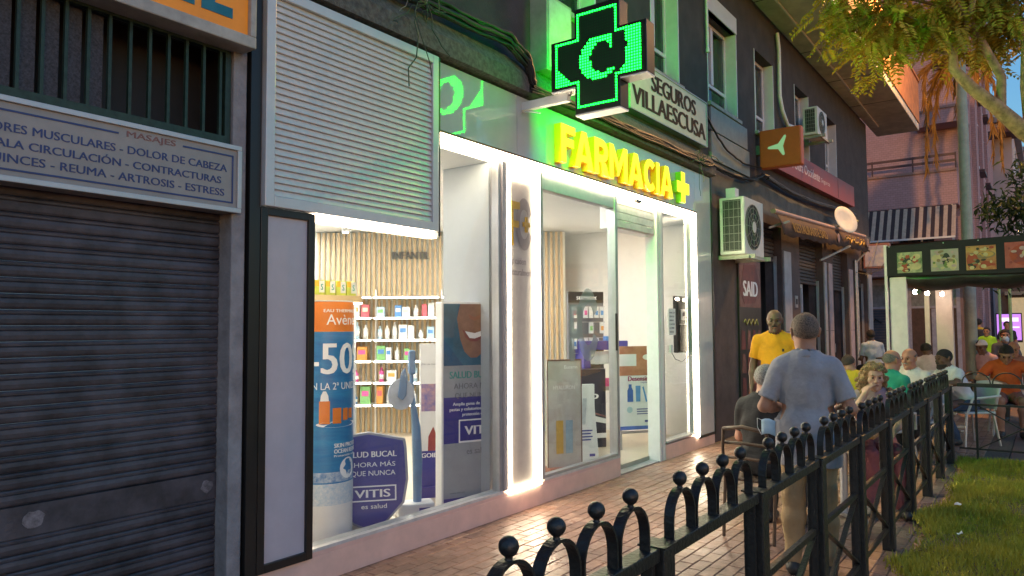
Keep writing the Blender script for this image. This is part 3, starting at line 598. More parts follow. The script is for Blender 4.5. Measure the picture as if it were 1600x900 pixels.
# shield sign
sd = thing('shield_sign', 'purple shield shaped tabletop sign leaning on a white easel', 'sign', (3.90, .40, .06), -40)
sd.scale = (1.12, 1.0, .95)
tilt = .16
def tl(mb): mb.v = [(x, y+z*tilt-.02, z) for x, y, z in mb.v]; return mb
shp = [(-.27, .70), (-.25, .74), (.0, .78), (.25, .72), (.26, .66), (.27, .40), (.24, .22), (.12, .08), (.05, .03), (.0, .02), (-.1, .07), (-.2, .18), (-.26, .34)]
tl(MB().prism(shp, -.0, .05)).build('rim', mat('rim_grey', (.3, .31, .36), .35, .3), sd, bevel=.004)
ins = [(x*.93, .40+(z-.40)*.955) for x, z in shp]; fcs = tl(MB().prism(ins, -.006, -.0005)).build('face', m_navy, sd)
for s, x0, x1, z0, z1, of in (('SALUD BUCAL', -.17, .19, .585, .63, .015), ('AHORA MÁS', -.14, .18, .51, .555, 0), ('QUE NUNCA', -.12, .18, .435, .48, 0), ('VITIS', -.095, .145, .275, .335, .02), ('es salud', -.05, .12, .19, .225, 0)):
    o = text(s, x0, x1, z0, z1, -.008, m_wi, sd, off=of)
    for v in o.data.vertices: v.co.y += v.co.z*tilt-.02
b = MB(); 
for q in ((-.14, .185, .245, .255), (-.14, .185, .355, .365)): b.box(q[0], q[1], -.009, -.007, q[2], q[3])
for q in (-.14, .175): b.box(q, q+.01, -.009, -.007, .255, .355)
tl(b).build('logo_outline', m_wi, sd)
b = MB(); b.prism([(-.24, 0), (.02, .0), (-.02, .05), (-.12, .16), (-.17, .42), (-.21, .42)], .10, .13); b.build('easel', m_wp, sd)
# giant toothbrush
tb = thing('giant_toothbrush', 'giant blue toothbrush display on a white foot', 'display', (4.50, .47, .06), -36)
bx(-.17, .13, -.09, .09, 0, .115).build('foot', m_wp, tb, bevel=.012); bx(.0, .09, -.093, -.0905, .04, .08).build('foot_badge', m_navy, tb)
m_brush = mat('brush_blue', (.17, .29, .46), .3, var=.08)
MB().tube([(0, 0, .1), (.0, 0, .45), (-.01, 0, .72), (-.03, 0, .86), (-.045, 0, 1.0), (-.05, 0, 1.15), (-.05, 0, 1.34)], [.035, .042, .038, .026, .018, .016, .016], 12).build('handle', m_brush, tb)
bx(-.075, -.02, -.03, .02, 1.16, 1.36).build('head', m_brush, tb, bevel=.012); bx(-.07, -.025, .021, .06, 1.18, 1.34).build('bristles', mat('bristle_blue', (.13, .2, .42), .8, var=.3, scale=60), tb)
dp = MB().prism(circ(-.14, 1.0, .11, 22, rz=.13), -.03, -.005).build('mirror_disc', mat('disc_pale', (.5, .55, .62), .3), tb, bevel=.006); MB().prism([(-.17, .98), (-.145, 1.17), (-.11, 1.22), (-.09, 1.14), (-.10, .99), (-.13, .95)], -.045, -.031).build('paste_drop', m_brush, tb, bevel=.006)
# tall banner box with the smile print
vb = thing('banner_display', 'tall white and navy banner box printed with a smiling mouth', 'display', (4.95, .27, .06), -24)
bx(-.27, .30, 0, .14, .0, 1.77).build('box', m_wp, vb, bevel=.012); bx(-.255, .285, -.004, -.001, .02, 1.75).build('print', mat('banner_shaded', (.34, .36, .39), .35, var=.04), vb)  # front print colours muted for the shade on this backlit face
bx(-.255, .285, -.0055, -.0045, 1.22, 1.75).build('photo_ground', mat('photo_blue', (.03, .13, .22), .4, var=.2, scale=4), vb)
b = MB(); b.poly([(-.10, 1.75), (.17, 1.75), (.19, 1.62), (.17, 1.45), (.12, 1.33), (.06, 1.285), (.0, 1.285), (-.06, 1.34), (-.10, 1.45), (-.13, 1.62)], -.0065); b.build('photo_face', m_skin, vb)
MB().poly([(-.08, 1.53), (-.02, 1.50), (.04, 1.49), (.10, 1.505), (.155, 1.545), (.12, 1.46), (.06, 1.425), (.0, 1.425), (-.05, 1.46)], -.0072).build('photo_lips', mat('lip_print', (.25, .07, .06), .5, var=.05), vb)
MB().poly([(-.055, 1.515), (.04, 1.497), (.135, 1.525), (.1, 1.47), (.04, 1.45), (-.01, 1.455)], -.0079).build('photo_teeth', m_wi, vb); MB().poly([(-.02, 1.66), (.04, 1.635), (.1, 1.66), (.085, 1.62), (.04, 1.605), (-.005, 1.62)], -.0072).build('photo_nose', mat('nose_print', (.33, .13, .08), .5, var=.05), vb)
MB().poly([(-.255, 1.22), (-.07, 1.22), (-.255, 1.45)], -.0068).build('photo_hair', mat('hair_print', (.03, .1, .2), .5), vb)
bx(-.255, .285, -.0055, -.0045, .56, .95).build('navy_band', m_navy, vb); bx(-.255, .285, -.0055, -.0045, .02, .10).build('navy_band', m_navy, vb)
for s, x0, x1, z0, z1, mt, of in (('SALUD BUCAL', -.20, .25, 1.11, 1.17, m_tealp, .012), ('AHORA MÁS', -.16, .21, 1.02, 1.08, m_greyp, 0), ('QUE NUNCA', -.15, .21, .93+.005, .985, m_greyp, 0), ('Amplia gama de cepillos,', -.17, .23, .87, .905, m_wi, .01), ('pastas y colutorios para una', -.20, .25, .825, .86, m_wi, .01), ('protección eficaz', -.08, .18, .78, .815, m_wi, .01), ('VITIS', -.06, .225, .625, .70, m_wi, .025), ('es salud', -.04, .17, .46, .51, m_greyp, 0), ('www.vitis.es', -.2, -.06, .135, .15, m_greyp, 0)):
    text(s, x0, x1, z0, z1, -.006, mt, vb, off=of)
bx(-.11, .27, -.0062, -.0057, .565, .575).build('logo_outline', m_wi, vb); b = MB()
for q in ((-.115, .272, .56, .572), (-.115, .272, .745, .757)): b.box(q[0], q[1], -.0075, -.0065, q[2], q[3])
for q in (-.115, .26): b.box(q, q+.012, -.0075, -.0065, .572, .745)
b.build('logo_outline', m_wi, vb); bx(-.10, .255, -.0063, -.0056, .58, .745).build('logo_ground', m_navy, vb); bx(.18, .26, -.0063, -.0056, .14, .175).build('logo_small', m_navy, vb)
# slim printed stand behind it
gb = thing('printed_stand', 'slim printed cardboard stand behind the banner box', 'display', (5.05, .82, .06), -38)
bx(-.1, .12, 0, .05, .1, 1.40).build('board', m_wp, gb); bx(-.1, .12, -.03, .09, 0, .1).build('base', m_navy, gb); bx(-.1, .12, -.003, -.0005, .1, .42).build('navy_band', m_navy, gb); bx(-.09, .1, -.003, -.0005, .78, 1.03).build('printed_photo', mat('photo_mix', (.5, .3, .3), .5, c2=(.08, .1, .35), scale=14), gb); text('GOIBI', -.09, .07, .36, .40, -.0035, m_wi, gb, off=.02); text('¡No te rasques!', -.09, .1, 1.2, 1.22, -.001, m_greyp, gb); MB().poly([(-.03, .42), (.04, .42), (.05, .56), (.02, .64), (-.025, .55)], -.002).build('printed_figure', mat('figure_red', (.35, .06, .06), .5), gb)

# behind the door glass
b1 = thing('leaning_board', 'grey printed board leaning behind the left door glass', 'display', (6.72, .42, .06), -35)
bx(-.2, .2, 0, .03, .06, 1.2).build('board', mat('board_grey', (.5, .49, .46), .4, c2=(.38, .32, .28), scale=2.5), b1); bx(-.2, .24, -.08, .12, 0, .06).build('base', mat('base_rust', (.3, .11, .07), .5), b1); b = MB(); b.box(-.2, .2, -.004, -.001, 1.185, 1.2).box(-.2, -.19, -.004, -.001, .06, 1.185).box(.19, .2, -.004, -.001, .06, 1.185); b.build('edge', mat('edge_brown', (.18, .08, .05), .5), b1); text('Eucerin', .0, .15, 1.1, 1.135, -.002, m_wi, b1); text('HYALURON', -.13, .12, .88, .92, -.002, m_wp, b1)
for i, c in enumerate(((.5, .3, .06), (.25, .35, .42))): bx(-.1+i*.11, -.02+i*.11, -.004, -.001, .2, .55).build('printed_tube', mat('tube_print_%d' % i, c, .5), b1)
b2 = thing('bottle_stand', 'white cardboard stand printed with a bottle and toothpaste behind the glass', 'display', (7.36, .62, .06), -36)
b = MB(); b.prism([(-.24, 0), (.24, 0), (.19, .62), (.19, .88), (-.19, .88), (-.19, .62)], 0, .06); b.build('board', m_wp, b2); bx(-.18, .03, -.008, -.001, .86, .95).build('logo_badge', m_navy, b2); text('VITIS', -.165, .015, .88, .925, -.009, m_wi, b2, off=.02)
b = MB(); b.prism([(-.12, .42), (-.05, .42), (-.05, .62), (-.07, .66), (-.07, .7), (-.1, .7), (-.1, .66), (-.12, .62)], -.006, -.001); b.build('printed_bottle', mat('bottle_grey', (.45, .45, .5), .4), b2); MB().prism([(.0, .42), (.07, .42), (.09, .72), (.04, .72)], -.006, -.001).build('printed_tube', mat('tube_grey', (.5, .52, .55), .4), b2)
for i in range(4): bx(.0, .16-.02*(i % 2), -.003, -.001, .34-i*.035, .355-i*.035).build('printed_line', m_navy, b2)
bx(.12, .19, -.003, -.001, .05, .08).build('logo_small', m_navy, b2)
b3 = thing('blister_rack', 'tall grey rack with hanging blister packs behind the door glass', 'display', (8.72, 1.32, .06), -37)
bx(-.26, .26, .0, .05, 0, 2.03).build('back', mat('rack_grey', (.16, .17, .19), .4, var=.05), b3); bx(-.26, .26, -.01, -.001, 1.88, 2.03).build('header', m_blk, b3); text('suavinex', -.14, .16, 1.92, 1.985, -.011, m_wi, b3, off=.012)
bx(-.24, .24, -.12, -.001, .5, .54).build('tray', m_white, b3)
for j in range(6):
    bx(-.24, .24, -.10, -.09, 1.82-j*.21, 1.828-j*.21).build('hook_rail', m_alu, b3)
    for i in range(6):
        if pr.random() < .85: o = bx(-.03, .03, -.095, -.07, -.15, 0).build('blister_pack', mat('blister', (.7, .74, .76), .2, var=.1, scale=30), b3, loc=(-.2+i*.08, 0, 1.82-j*.21)); bx(-.018, .018, -.1, -.0951, -.11, -.05).build('item', MATS['product_'+pr.choice(prod_cols)[0]], o)
b4 = thing('photo_stand', 'white stand with shoulder photograph and blue bottle print in the doorway', 'display', (8.48, .45, .06), -36)
b = MB(); b.box(-.235, .235, 0, .02, .25, 1.30); b.build('board', m_wp, b4); b = MB(); b.box(-.22, -.2, .02, .06, 0, .3).box(.2, .22, .02, .06, 0, .3).box(-.22, .22, .03, .05, .2, .23); b.build('legs', m_alu, b4)
bx(-.235, .235, -.004, -.001, .93, 1.30).build('photo', mat('photo_skin', (.55, .26, .15), .45, c2=(.36, .13, .07), scale=5), b4); bx(-.235, .235, -.004, -.001, .25, .295).build('blue_band', mat('blue_band', (.1, .18, .55), .4), b4); text('Desensin', -.12, .17, .86, .92, -.002, mat('ink_magenta', (.35, .02, .12), .5), b4, off=.02); text('repair', .06, .16, .825, .85, -.002, m_navy, b4)
bx(-.235, .0, -.006, -.0045, 1.05, 1.2).build('printed_hand', m_wp, b4); MB().poly(circ(.15, 1.16, .06, 16, rz=.035), -.0052).build('printed_patch', m_wp, b4)
MB().prism([(-.13, .60), (-.05, .60), (-.05, .74), (-.07, .78), (-.07, .82), (-.11, .82), (-.11, .78), (-.13, .74)], -.004, -.001).build('printed_bottle', mat('blue_bottle', (.06, .14, .42), .4), b4); MB().prism([(-.01, .6), (.05, .6), (.055, .8), (-.015, .8)], -.004, -.001).build('printed_tube', mat('tube_b', (.12, .3, .6), .4), b4); MB().prism([(.08, .78), (.1, .79), (.15, .6), (.13, .59)], -.004, -.001).build('printed_brush', mat('tube_b', (.12, .3, .6), .4), b4); MB().poly(circ(-.1, .5, .04, 16), -.002).build('printed_badge', m_lt, b4)
for i in range(3): bx(.0, .17, -.003, -.001, .5-i*.03, .51-i*.03).build('printed_line', m_navy, b4)
bx(.11, .17, -.003, -.001, .34, .365).build('logo_small', m_navy, b4)
b5 = thing('navy_display_frame', 'navy counter display frame behind the photo stand', 'display', (8.75, .95, .06), -36)
b = MB(); b.box(-.4, -.3, 0, .3, 0, 1.36).box(-.3, .25, 0, .3, 1.24, 1.36).box(.17, .25, 0, .3, 1.0, 1.24); b.build('frame', m_navy, b5, bevel=.01); bx(-.3, .16, .1, .2, 1.05, 1.22).build('white_card', m_wp, b5); bx(-.3, .25, .02, .3, .7, .75).build('ledge', m_alu, b5); bx(-.05, .03, .05, .15, 1.361, 1.42).build('blue_box', MATS['product_blue'], b5)
for i in range(5): bx(-.28+i*.1, -.2+i*.1, .04, .1, .751, .86).build('small_pack', MATS['product_'+prod_cols[i][0]], b5)
b6 = thing('black_cabinet', 'black promotion cabinet with white swoosh behind the door glass', 'display', (8.2, 1.05, .06), -36)
bx(-.3, .3, 0, .3, 0, 1.0).build('cabinet', mat('cabinet_black', (.03, .03, .05), .3), b6); MB().poly([(-.3, .42), (.3, .3), (.3, .36), (-.3, .52)], -.002).build('swoosh', m_wp, b6); MB().poly([(-.3, .55), (.3, .38), (.3, .40), (-.3, .58)], -.002).build('swoosh', m_red, b6); text('Pro', -.15, .2, .62, .72, -.002, m_wi, b6, off=.02); bx(-.3, .3, -.01, -.001, .12, .18).build('ledge', m_wp, b6)
ls = thing('light_switch', 'small grey wall switch on the white pharmacy wall', 'switch', (9.878, 1.55, 2.35)); bx(-.012, 0, -.05, .05, -.07, .07).build('plate', m_alu, ls, bevel=.003); bx(-.018, -.0125, -.03, .03, -.04, .04).build('rocker', m_white, ls)
ct = thing('product_counter', 'glass fronted counter with small boxes behind the left door glass', 'counter', (7.55, 1.75, .06), -36)
bx(-.6, .05, 0, .4, 0, .9).build('cabinet', m_int, ct)
for j in range(3):
    o = bx(-.6, .05, .0, .36, 1.1+j*.3, 1.115+j*.3).build('shelf', m_shelf, ct)
    for i in range(6): bx(-.58+i*.1, -.5+i*.1, .04, .14, 1.1155+j*.3, 1.1155+j*.3+pr.uniform(.1, .22)).build('small_pack', MATS['product_'+pr.choice(prod_cols[:5])[0]], o)
for x in (-.6, .04): bx(x, x+.012, .3, .36, .9, 2.0).build('upright', m_alu, ct)
# ------------------------------------------------------------------ cable bundles along the facade
def cable_run(name, label, path, n, spread, r, seed, cat='cables'):
    o = thing(name, label, cat, path[0]); q = random.Random(seed); P = [Vector(p)-Vector(path[0]) for p in path]
    for k in range(n):
        oy, oz = q.uniform(-spread, spread), q.uniform(-spread, spread); pts = []
        for i in range(len(P)-1):
            for j in range(6):
                t = j/6; a = P[i].lerp(P[i+1], t); sag = math.sin(math.pi*t)*q.uniform(.0, .02)
                pts.append(a+Vector((0, min(oy, .0)-.01+q.uniform(-.006, .006), oz-sag+q.uniform(-.008, .008))))
        pts.append(P[-1]+Vector((0, min(oy, 0)-.01, oz*.5)))
        MB().tube(pts, r*q.uniform(.7, 1.5), 6).build('cable', m_cable, o)
    return o
cable_run('cable_bundle', 'thick bundle of black cables on the ledge above the louvred panel', [(2.2, -.06, 4.03), (3.2, -.07, 4.05), (4.2, -.09, 4.06), (5.0, -.1, 4.09), (5.28, -.1, 3.98), (5.4, -.08, 3.80)], 9, .05, .016, 1)
cable_run('cable_bundle', 'black cable bundle running above the yellow letters', [(5.35, -.08, 3.76), (6.6, -.1, 3.80), (8.0, -.1, 3.81), (9.2, -.1, 3.82), (9.8, -.08, 3.86)], 8, .04, .013, 2)
cable_run('cable_bundle', 'black cable bundle crossing the dark wall to the orange sign', [(9.8, -.06, 3.86), (10.8, -.06, 3.86), (11.6, -.06, 3.93), (12.1, -.06, 4.09), (12.4, -.06, 4.12)], 6, .03, .014, 3)
cable_run('cable_bundle', 'black cable bundle under the long red sign', [(12.4, -.05, 4.10), (14.0, -.06, 4.05), (16.0, -.06, 4.12), (18.2, -.06, 4.28), (19.4, -.06, 4.32)], 6, .03, .016, 4)
cable_run('single_cable', 'single black cable sagging between cream sign and orange sign', [(9.72, -.04, 4.55), (10.4, -.05, 4.22), (11.2, -.05, 4.13), (12.15, -.05, 4.22)], 1, .0, .012, 5, 'cable')
def tangle(label, loc, n, seed, rad):
    o = thing('loose_wires', label, 'wires', loc); q = random.Random(seed); mg = mat('wire_green', (.05, .09, .05), .6, var=.3); mw = mat('wire_pale', (.25, .24, .2), .6, var=.2)
    for k in range(n):
        p = Vector((0, 0, 0)); pts = [p.copy()]; v = Vector((q.gauss(0, 1), -abs(q.gauss(0, .3)), q.gauss(0, .5)))
        for i in range(7):
            v = v*.7+Vector((q.gauss(0, .6), q.gauss(-.02, .15), q.gauss(-.1, .45))); p = p+v*rad*.28; p.y = max(-.12, min(.0, p.y)); pts.append(p.copy())
        MB().tube(pts, q.uniform(.003, .006), 5).build('wire', (mg, mw)[k % 3 == 0], o)
tangle('tangle of loose wires on the ledge above the louvred panel', (3.95, -.14, 4.02), 12, 11, .28)
tangle('tangle of loose wires on the ledge left of the lightbox', (3.35, -.13, 4.06), 7, 12, .2)
tangle('tangle of loose wires at the right end of the fascia', (9.3, -.13, 3.80), 10, 13, .2)

# ------------------------------------------------------------------ insurance sign
sg = thing('insurance_sign', 'cream sign with dark SEGUROS VILLAESCUSA lettering on the wall', 'sign', (8.5, -.02, 4.09))
bx(-1.1, 1.2, -.05, .05, .0, .6).build('panel', mat('sign_pale', (.6, .62, .56), .5, var=.06), sg)
b = MB(); b.box(-1.11, 1.21, -.06, .05, -.014, -.001).box(-1.11, 1.21, -.06, .05, .601, .614).box(1.201, 1.214, -.06, .05, -.001, .601); b.build('frame', m_alu, sg)
m_ink = mat('sign_ink', (.012, .014, .022), .7, var=.05, spec=.2)
text('SEGUROS', -.56, .82, .335, .54, -.051, m_ink, sg, off=.035, depth=.003); text('VILLAESCUSA', -1.06, 1.15, .07, .285, -.051, m_ink, sg, off=.035, depth=.003)

# ------------------------------------------------------------------ air conditioners
def aircon(label, loc, L_, D_, H_, gname):
    o = thing('air_conditioner', label, 'air conditioner', loc, 0, 'outdoor air conditioning units')
    mc = mat('ac_white', (.68, .68, .64), .45, var=.06)
    bx(0, L_, -D_, -.04, 0, H_).build('case', mc, o, bevel=.012)
    b = MB(); yy = -D_; n = 7          # side grille facing along the street
    bx(-.006, -.001, -D_+.05, -.09, .05, H_-.04).build('side_coil', mat('coil_dark', (.05, .055, .05), .6, var=.4, scale=60), o)
    for i in range(7): b.box(-.012, -.0065, -D_+.05, -.09, .06+i*(H_-.12)/6, .066+i*(H_-.12)/6)
    for i in range(4): b.box(-.017, -.0125, -D_+.08+i*(D_-.2)/3, -D_+.085+i*(D_-.2)/3, .05, H_-.04)
    b.build('side_grille', mat('ac_wire', (.3, .3, .28), .5), o)
    rr = min(H_, L_)*.4; f_ = MB().prism(circ(L_*.42, H_*.5, rr, 28), -D_-.006, -D_-.001); fo = f_.build('fan_opening', m_dark, o)
    b = MB()
    for q in (.35, .6, .85, 1.0): b.tube([(L_*.42+rr*q*math.cos(R(a_)), -D_-.012, H_*.5+rr*q*math.sin(R(a_))) for a_ in range(0, 361, 20)], .005, 5)
    for a_ in range(0, 360, 30): b.bar((L_*.42, -D_-.012, H_*.5), (L_*.42+rr*math.cos(R(a_)), -D_-.012, H_*.5+rr*math.sin(R(a_))), .006, .006)
    b.build('fan_guard', mat('ac_wire', (.3, .3, .28), .5), fo); MB().prism(circ(L_*.42, H_*.5, rr*.25, 16), -D_-.024, -D_-.018).build('fan_hub', mc, fo)
    b = MB(); b.box(.05, .09, -D_-.12, .02, -.06, -.001).box(L_-.12, L_-.08, -D_-.12, .02, -.06, -.001).box(0, L_, -D_-.05, -D_-.01, -.06, -.02); b.build('bracket', mat('bracket_cream', (.4, .4, .33), .5), o)
    return o
a1 = aircon('large air conditioner low on the wall beside the pharmacy, green lit side', (10.2, 0, 2.62), .85, .40, .82, 0)
bx(.05, .2, -.26, -.12, .821, .96).build('pipe_box', m_frame, a1, bevel=.006)
aircon('small air conditioner high on the wall beside the upstairs windows', (14.85, 0, 5.33), .75, .32, .55, 0)

# ------------------------------------------------------------------ orange blade sign and red fascia sign
og = thing('orange_blade_sign', 'square orange blade sign with a pale three armed mark', 'sign', (12.2, -.37, 4.2))
bx(-.09, .09, -.33, .33, 0, .63).build('case', mat('blade_orange', (.42, .085, .02), .45, emit=(.6, .11, .02), es=.012, var=.06), og, bevel=.02)
bx(-.05, .05, .331, .40, .25, .4).build('bracket', m_alud, og)
b = MB(); c = (.0, .33)
for a_ in (62, 182, 292):
    d = (math.cos(R(a_)), math.sin(R(a_))); p = (-d[1], d[0]); Lr = .2 if a_ != 292 else .17
    pts = [(c[0]+p[0]*.05, c[1]+p[1]*.05), (c[0]+d[0]*Lr*.9+p[0]*.02, c[1]+d[1]*Lr*.9+p[1]*.02), (c[0]+d[0]*Lr, c[1]+d[1]*Lr), (c[0]+d[0]*Lr*.9-p[0]*.02, c[1]+d[1]*Lr*.9-p[1]*.02), (c[0]-p[0]*.05, c[1]-p[1]*.05)]
    b.add([(-.0935-.0005*(a_ == 62)-.001*(a_ == 182), -u, v) for u, v in pts], [tuple(range(len(pts)))])
b.build('emblem', mat('emblem_pale', (.45, .62, .42), .4, emit=(.45, .8, .4), es=.06, var=0), og)
rs = thing('red_fascia_sign', 'long dark red fascia sign with pale lettering', 'sign', (15.8, -.02, 4.42), 0)
b = MB(); b.prism([(-3.3, -.10), (3.3, .05), (3.3, .53), (-3.3, .36)], -.09, .05); b.build('panel', mat('fascia_red', (.26, .045, .045), .45, var=.1, scale=2), rs)
bx(1.6, 1.615, -.094, -.091, .03, .46).build('panel_joint', m_dark, rs)
text('Plus Ultra Occidente', -2.4, .0, .08, .26, -.0905, mat('sign_pink_white', (.62, .5, .5), .5), rs, off=.02, slope=.05); text('Seguros', .1, .85, .12, .24, -.0905, MATS['sign_pink_white'], rs, slope=.02)

# ------------------------------------------------------------------ kebab shop front
aw = thing('shop_awning', 'rolled dark awning with yellow lettering over the restaurant doors', 'awning', (16.0, -.02, 3.45))
b = MB().tube([(-3.7, -.16, .06), (3.8, -.16, .36)], .045, 10); b.build('roller', mat('roller_bronze', (.45, .3, .25), .45, var=.1), aw)
b = MB(); n_ = 40; vs = []
for i in range(n_+1):
    x = -3.6+7.3*i/n_; z = .02+.3*(x+3.6)/7.5; w_ = .02*math.sin(i*1.1)
    for k, (dy, dz) in enumerate(((-.19, 0), (-.26+w_, -.16), (-.30+w_, -.36+.02*math.sin(i*1.7)))): vs.append((x, dy, z+dz))
b.add(vs, [(3*i+k, 3*i+k+1, 3*i+k+4, 3*i+k+3) for i in range(n_) for k in range(2)], 0, True)
va = b.build('valance', mat('awning_brown', (.075, .045, .035), .8, var=.25, scale=6), aw); md = va.modifiers.new('t', 'SOLIDIFY'); md.thickness = .004
m_yp = mat('yellow_print', (.55, .36, .08), .6, var=.1)
def slopet(s, x0, x1, zc, hh): 
    o = text(s, x0, x1, -hh/2, hh/2, 0, m_yp, aw, off=.02)
    for v in o.data.vertices: x = v.co.x; v.co.y = -.26-.06*(-(v.co.z)/.2)-.035; v.co.z += .02+.3*(x+3.6)/7.5+zc
slopet('RESTAURANTE SAID', -3.0, -.6, -.19, .17)
b = MB(); x = .9                                             # cursive line in the second script
q = random.Random(5); P_ = []
while x < 2.9: P_.append((x, -.315, .02+.3*(x+3.6)/7.5-.2+q.uniform(-.05, .06))); x += .09
b.tube(P_, .016, 5)
for i in range(7): b.ball((1.0+i*.3, -.318, .02+.3*(4.6+i*.3)/7.5-.11+q.uniform(-.01, .02)), .018, 6, 5)
b.build('script_line', m_yp, aw)
b = MB(); b.ball((.3, -.31, -.02), (.12, .008, .1), 10, 6); b.build('teapot_print', mat('teapot', (.3, .2, .18), .6), aw); MB().box(3.15, 3.4, -.33, -.325, .05, .25).build('glass_print', mat('print_pale', (.35, .28, .25), .6, c2=(.12, .05, .04), scale=20), aw)
for p_, q_ in (((-.4, -.1, -.52), (1.1, -.36, -.12)), ((-3.6, -.05, -.2), (-3.3, -.3, -.08)), ((3.3, -.05, -.3), (3.5, -.3, .02))): MB().bar(p_, q_, .035, .035).build('arm', mat('arm_cream', (.4, .36, .3), .5), aw)

# door bays: half closed shutters, doors, pilasters
def bay(x0, x1, zs, label, door):
    o = thing('shop_entrance', label, 'entrance', ((x0+x1)/2, .0, 0)); w_ = (x1-x0)/2
    bx(-w_, w_, .85, .9, 0, 3.4).build('dark_room', m_dark, o)
    k = 0; z = zs
    while z < 3.3:
        MB().prism([(.16, 0), (.14, .012), (.14, .055), (.16, .068)], -w_+.002, w_-.002, 'x').build('slat', mat('bay_slat', (.09, .075, .075), .5, .3, var=.2), o, loc=(0, 0, z)); z += .07
    for s in (-1, 1): MB().box(s*w_-.03*(s > 0), s*w_+.03*(s < 0), .09, .14, 0, zs+.1).build('guide_rail', m_alu, o)
    if door:
        a_, c_ = door; f = MB().box(a_, a_+.07, .2, .26, 0, zs).box(c_-.07, c_, .2, .26, 0, zs).box(a_+.07, c_-.07, .2, .26, zs-.08, zs).box(a_+.07, c_-.07, .2, .26, 0, .3).box(a_+.07, c_-.07, .2, .26, 1.0, 1.08)
        d = f.build('door', mat('door_white', (.4, .41, .45), .4, var=.06), o, bevel=.004); bx(a_+.07, c_-.07, .225, .232, 1.08, zs-.08).build('pane', glass('frost_pane', (.6, .66, .72), .25, 1.45, dirt=.45), d); bx(a_+.07, c_-.07, .225, .232, .3, 1.0).build('pane', MATS['frost_pane'], d); bx(c_-.12, c_-.09, .15, .2, 1.0, 1.2).build('handle', m_alu, d)
    return o
e1 = bay(12.12, 13.35, 2.75, 'open dark restaurant entrance behind the man in yellow', (-.60, -.12))
e2 = bay(14.5, 16.3, 2.45, 'restaurant entrance with white door and small yellow lit window', (-.85, .05))
bx(-.7, -.2, .19, .199, 1.55, 2.02).build('lit_window', mat('lit_yellow', (.5, .42, .1), .4, emit=(.85, .68, .18), es=.10, var=.35, scale=8), e2)
e3 = bay(17.2, 18.65, 2.42, 'entrance with half raised shutter and frosted white door', (-.68, .1))
e4 = bay(19.6, 20.9, 2.6, 'dark narrow entrance at the corner of the building', None)
for i, (x, w_, mt) in enumerate(((13.62, .22, 'pil_grey'), (16.4, .1, 'pil_grey'), (16.85, .16, 'pil_pink'), (18.9, .2, 'pil_pink'), (21.2, .25, 'pil_grey'))):
    o = thing('stone_pilaster', ('grey pilaster between the two restaurant doors', 'thin grey pilaster left of the frosted door', 'pinkish pilaster beside the frosted door', 'pale pilaster right of the frosted door', 'pale pilaster at the far corner of the building')[i], 'pilaster', (x, 0, 0), group='shop pilasters')
    c_ = dict(pil_grey=(.36, .36, .38), pil_pink=(.42, .33, .33))[mt]
    bx(-w_, w_, -.03, -.001, .15, 2.95).build('shaft', mat(mt, c_, .6, var=.12, scale=5), o, bevel=.005); bx(-w_-.01, w_+.01, -.04, -.001, 0, .149).build('base', mat('pil_base', (.2, .17, .17), .6), o); bx(-w_, w_, -.032, -.0305, 1.5, 1.508).build('joint', m_dark, o)
o = thing('wall_plate', 'small pale plaque on the pillar beside the restaurant door', 'plaque', (14.2, 0, 1.95)); bx(-.09, .09, -.012, -.001, 0, .22).build('plate', m_alu, o); bx(-.05, .05, -.016, -.0125, .06, .16).build('mark', m_dark, o)
o = thing('drain_pipes', 'pair of thin grey pipes down the wall near the corner', 'pipe', (19.35, -.05, 0))
for dx in (-.06, .09): MB().tube([(dx, 0, 0), (dx, 0, 2.2), (dx-.03, 0, 2.6), (dx-.02, 0, 3.2)], .03, 8).build('pipe', m_steel, o)

# poster with meat pictures by the entrance
po = thing('meat_poster', 'tall dark menu poster with red meat pictures and the word SAID', 'poster', (11.5, -.01, .45))
bx(-.52, .52, -.02, .008, 0, 2.2).build('board', mat('poster_black', (.03, .025, .025), .4, var=.2), po)
mm = mat('meat_print', (.22, .06, .055), .5, c2=(.09, .02, .025), scale=9); m2_ = mat('meat_print2', (.26, .12, .1), .5, c2=(.12, .04, .035), scale=14)
bx(-.5, .5, -.026, -.021, 1.45, 2.18).build('top_picture', m2_, po); MB().prism([(-.48, 1.7), (-.3, 2.1), (.25, 2.14), (.45, 1.8), (.2, 1.52), (-.3, 1.5)], -.03, -.0265).build('meat_shape', mm, po)
text('SAID', -.36, .34, 1.62, 1.86, -.0305, m_wi, po, off=.03)
P_ = [(-.34+i*.06, -.028, 1.22+.05*math.sin(i*2.1)) for i in range(12)]; MB().tube(P_, .012, 5).build('script_line', mat('script_green', (.3, .34, .12), .6), po)
q = random.Random(9)
for j in range(3):
    for i in range(4): MB().prism([(-.48+i*.25+.02, .08+j*.36), (-.48+i*.25+.21, .08+j*.36), (-.48+i*.25+.19+q.uniform(-.02, .02), .36+j*.36), (-.48+i*.25+.06+q.uniform(-.02, .02), .38+j*.36)], -.025, -.021).build('picture', (mm, m2_)[(i+j) % 2], po)

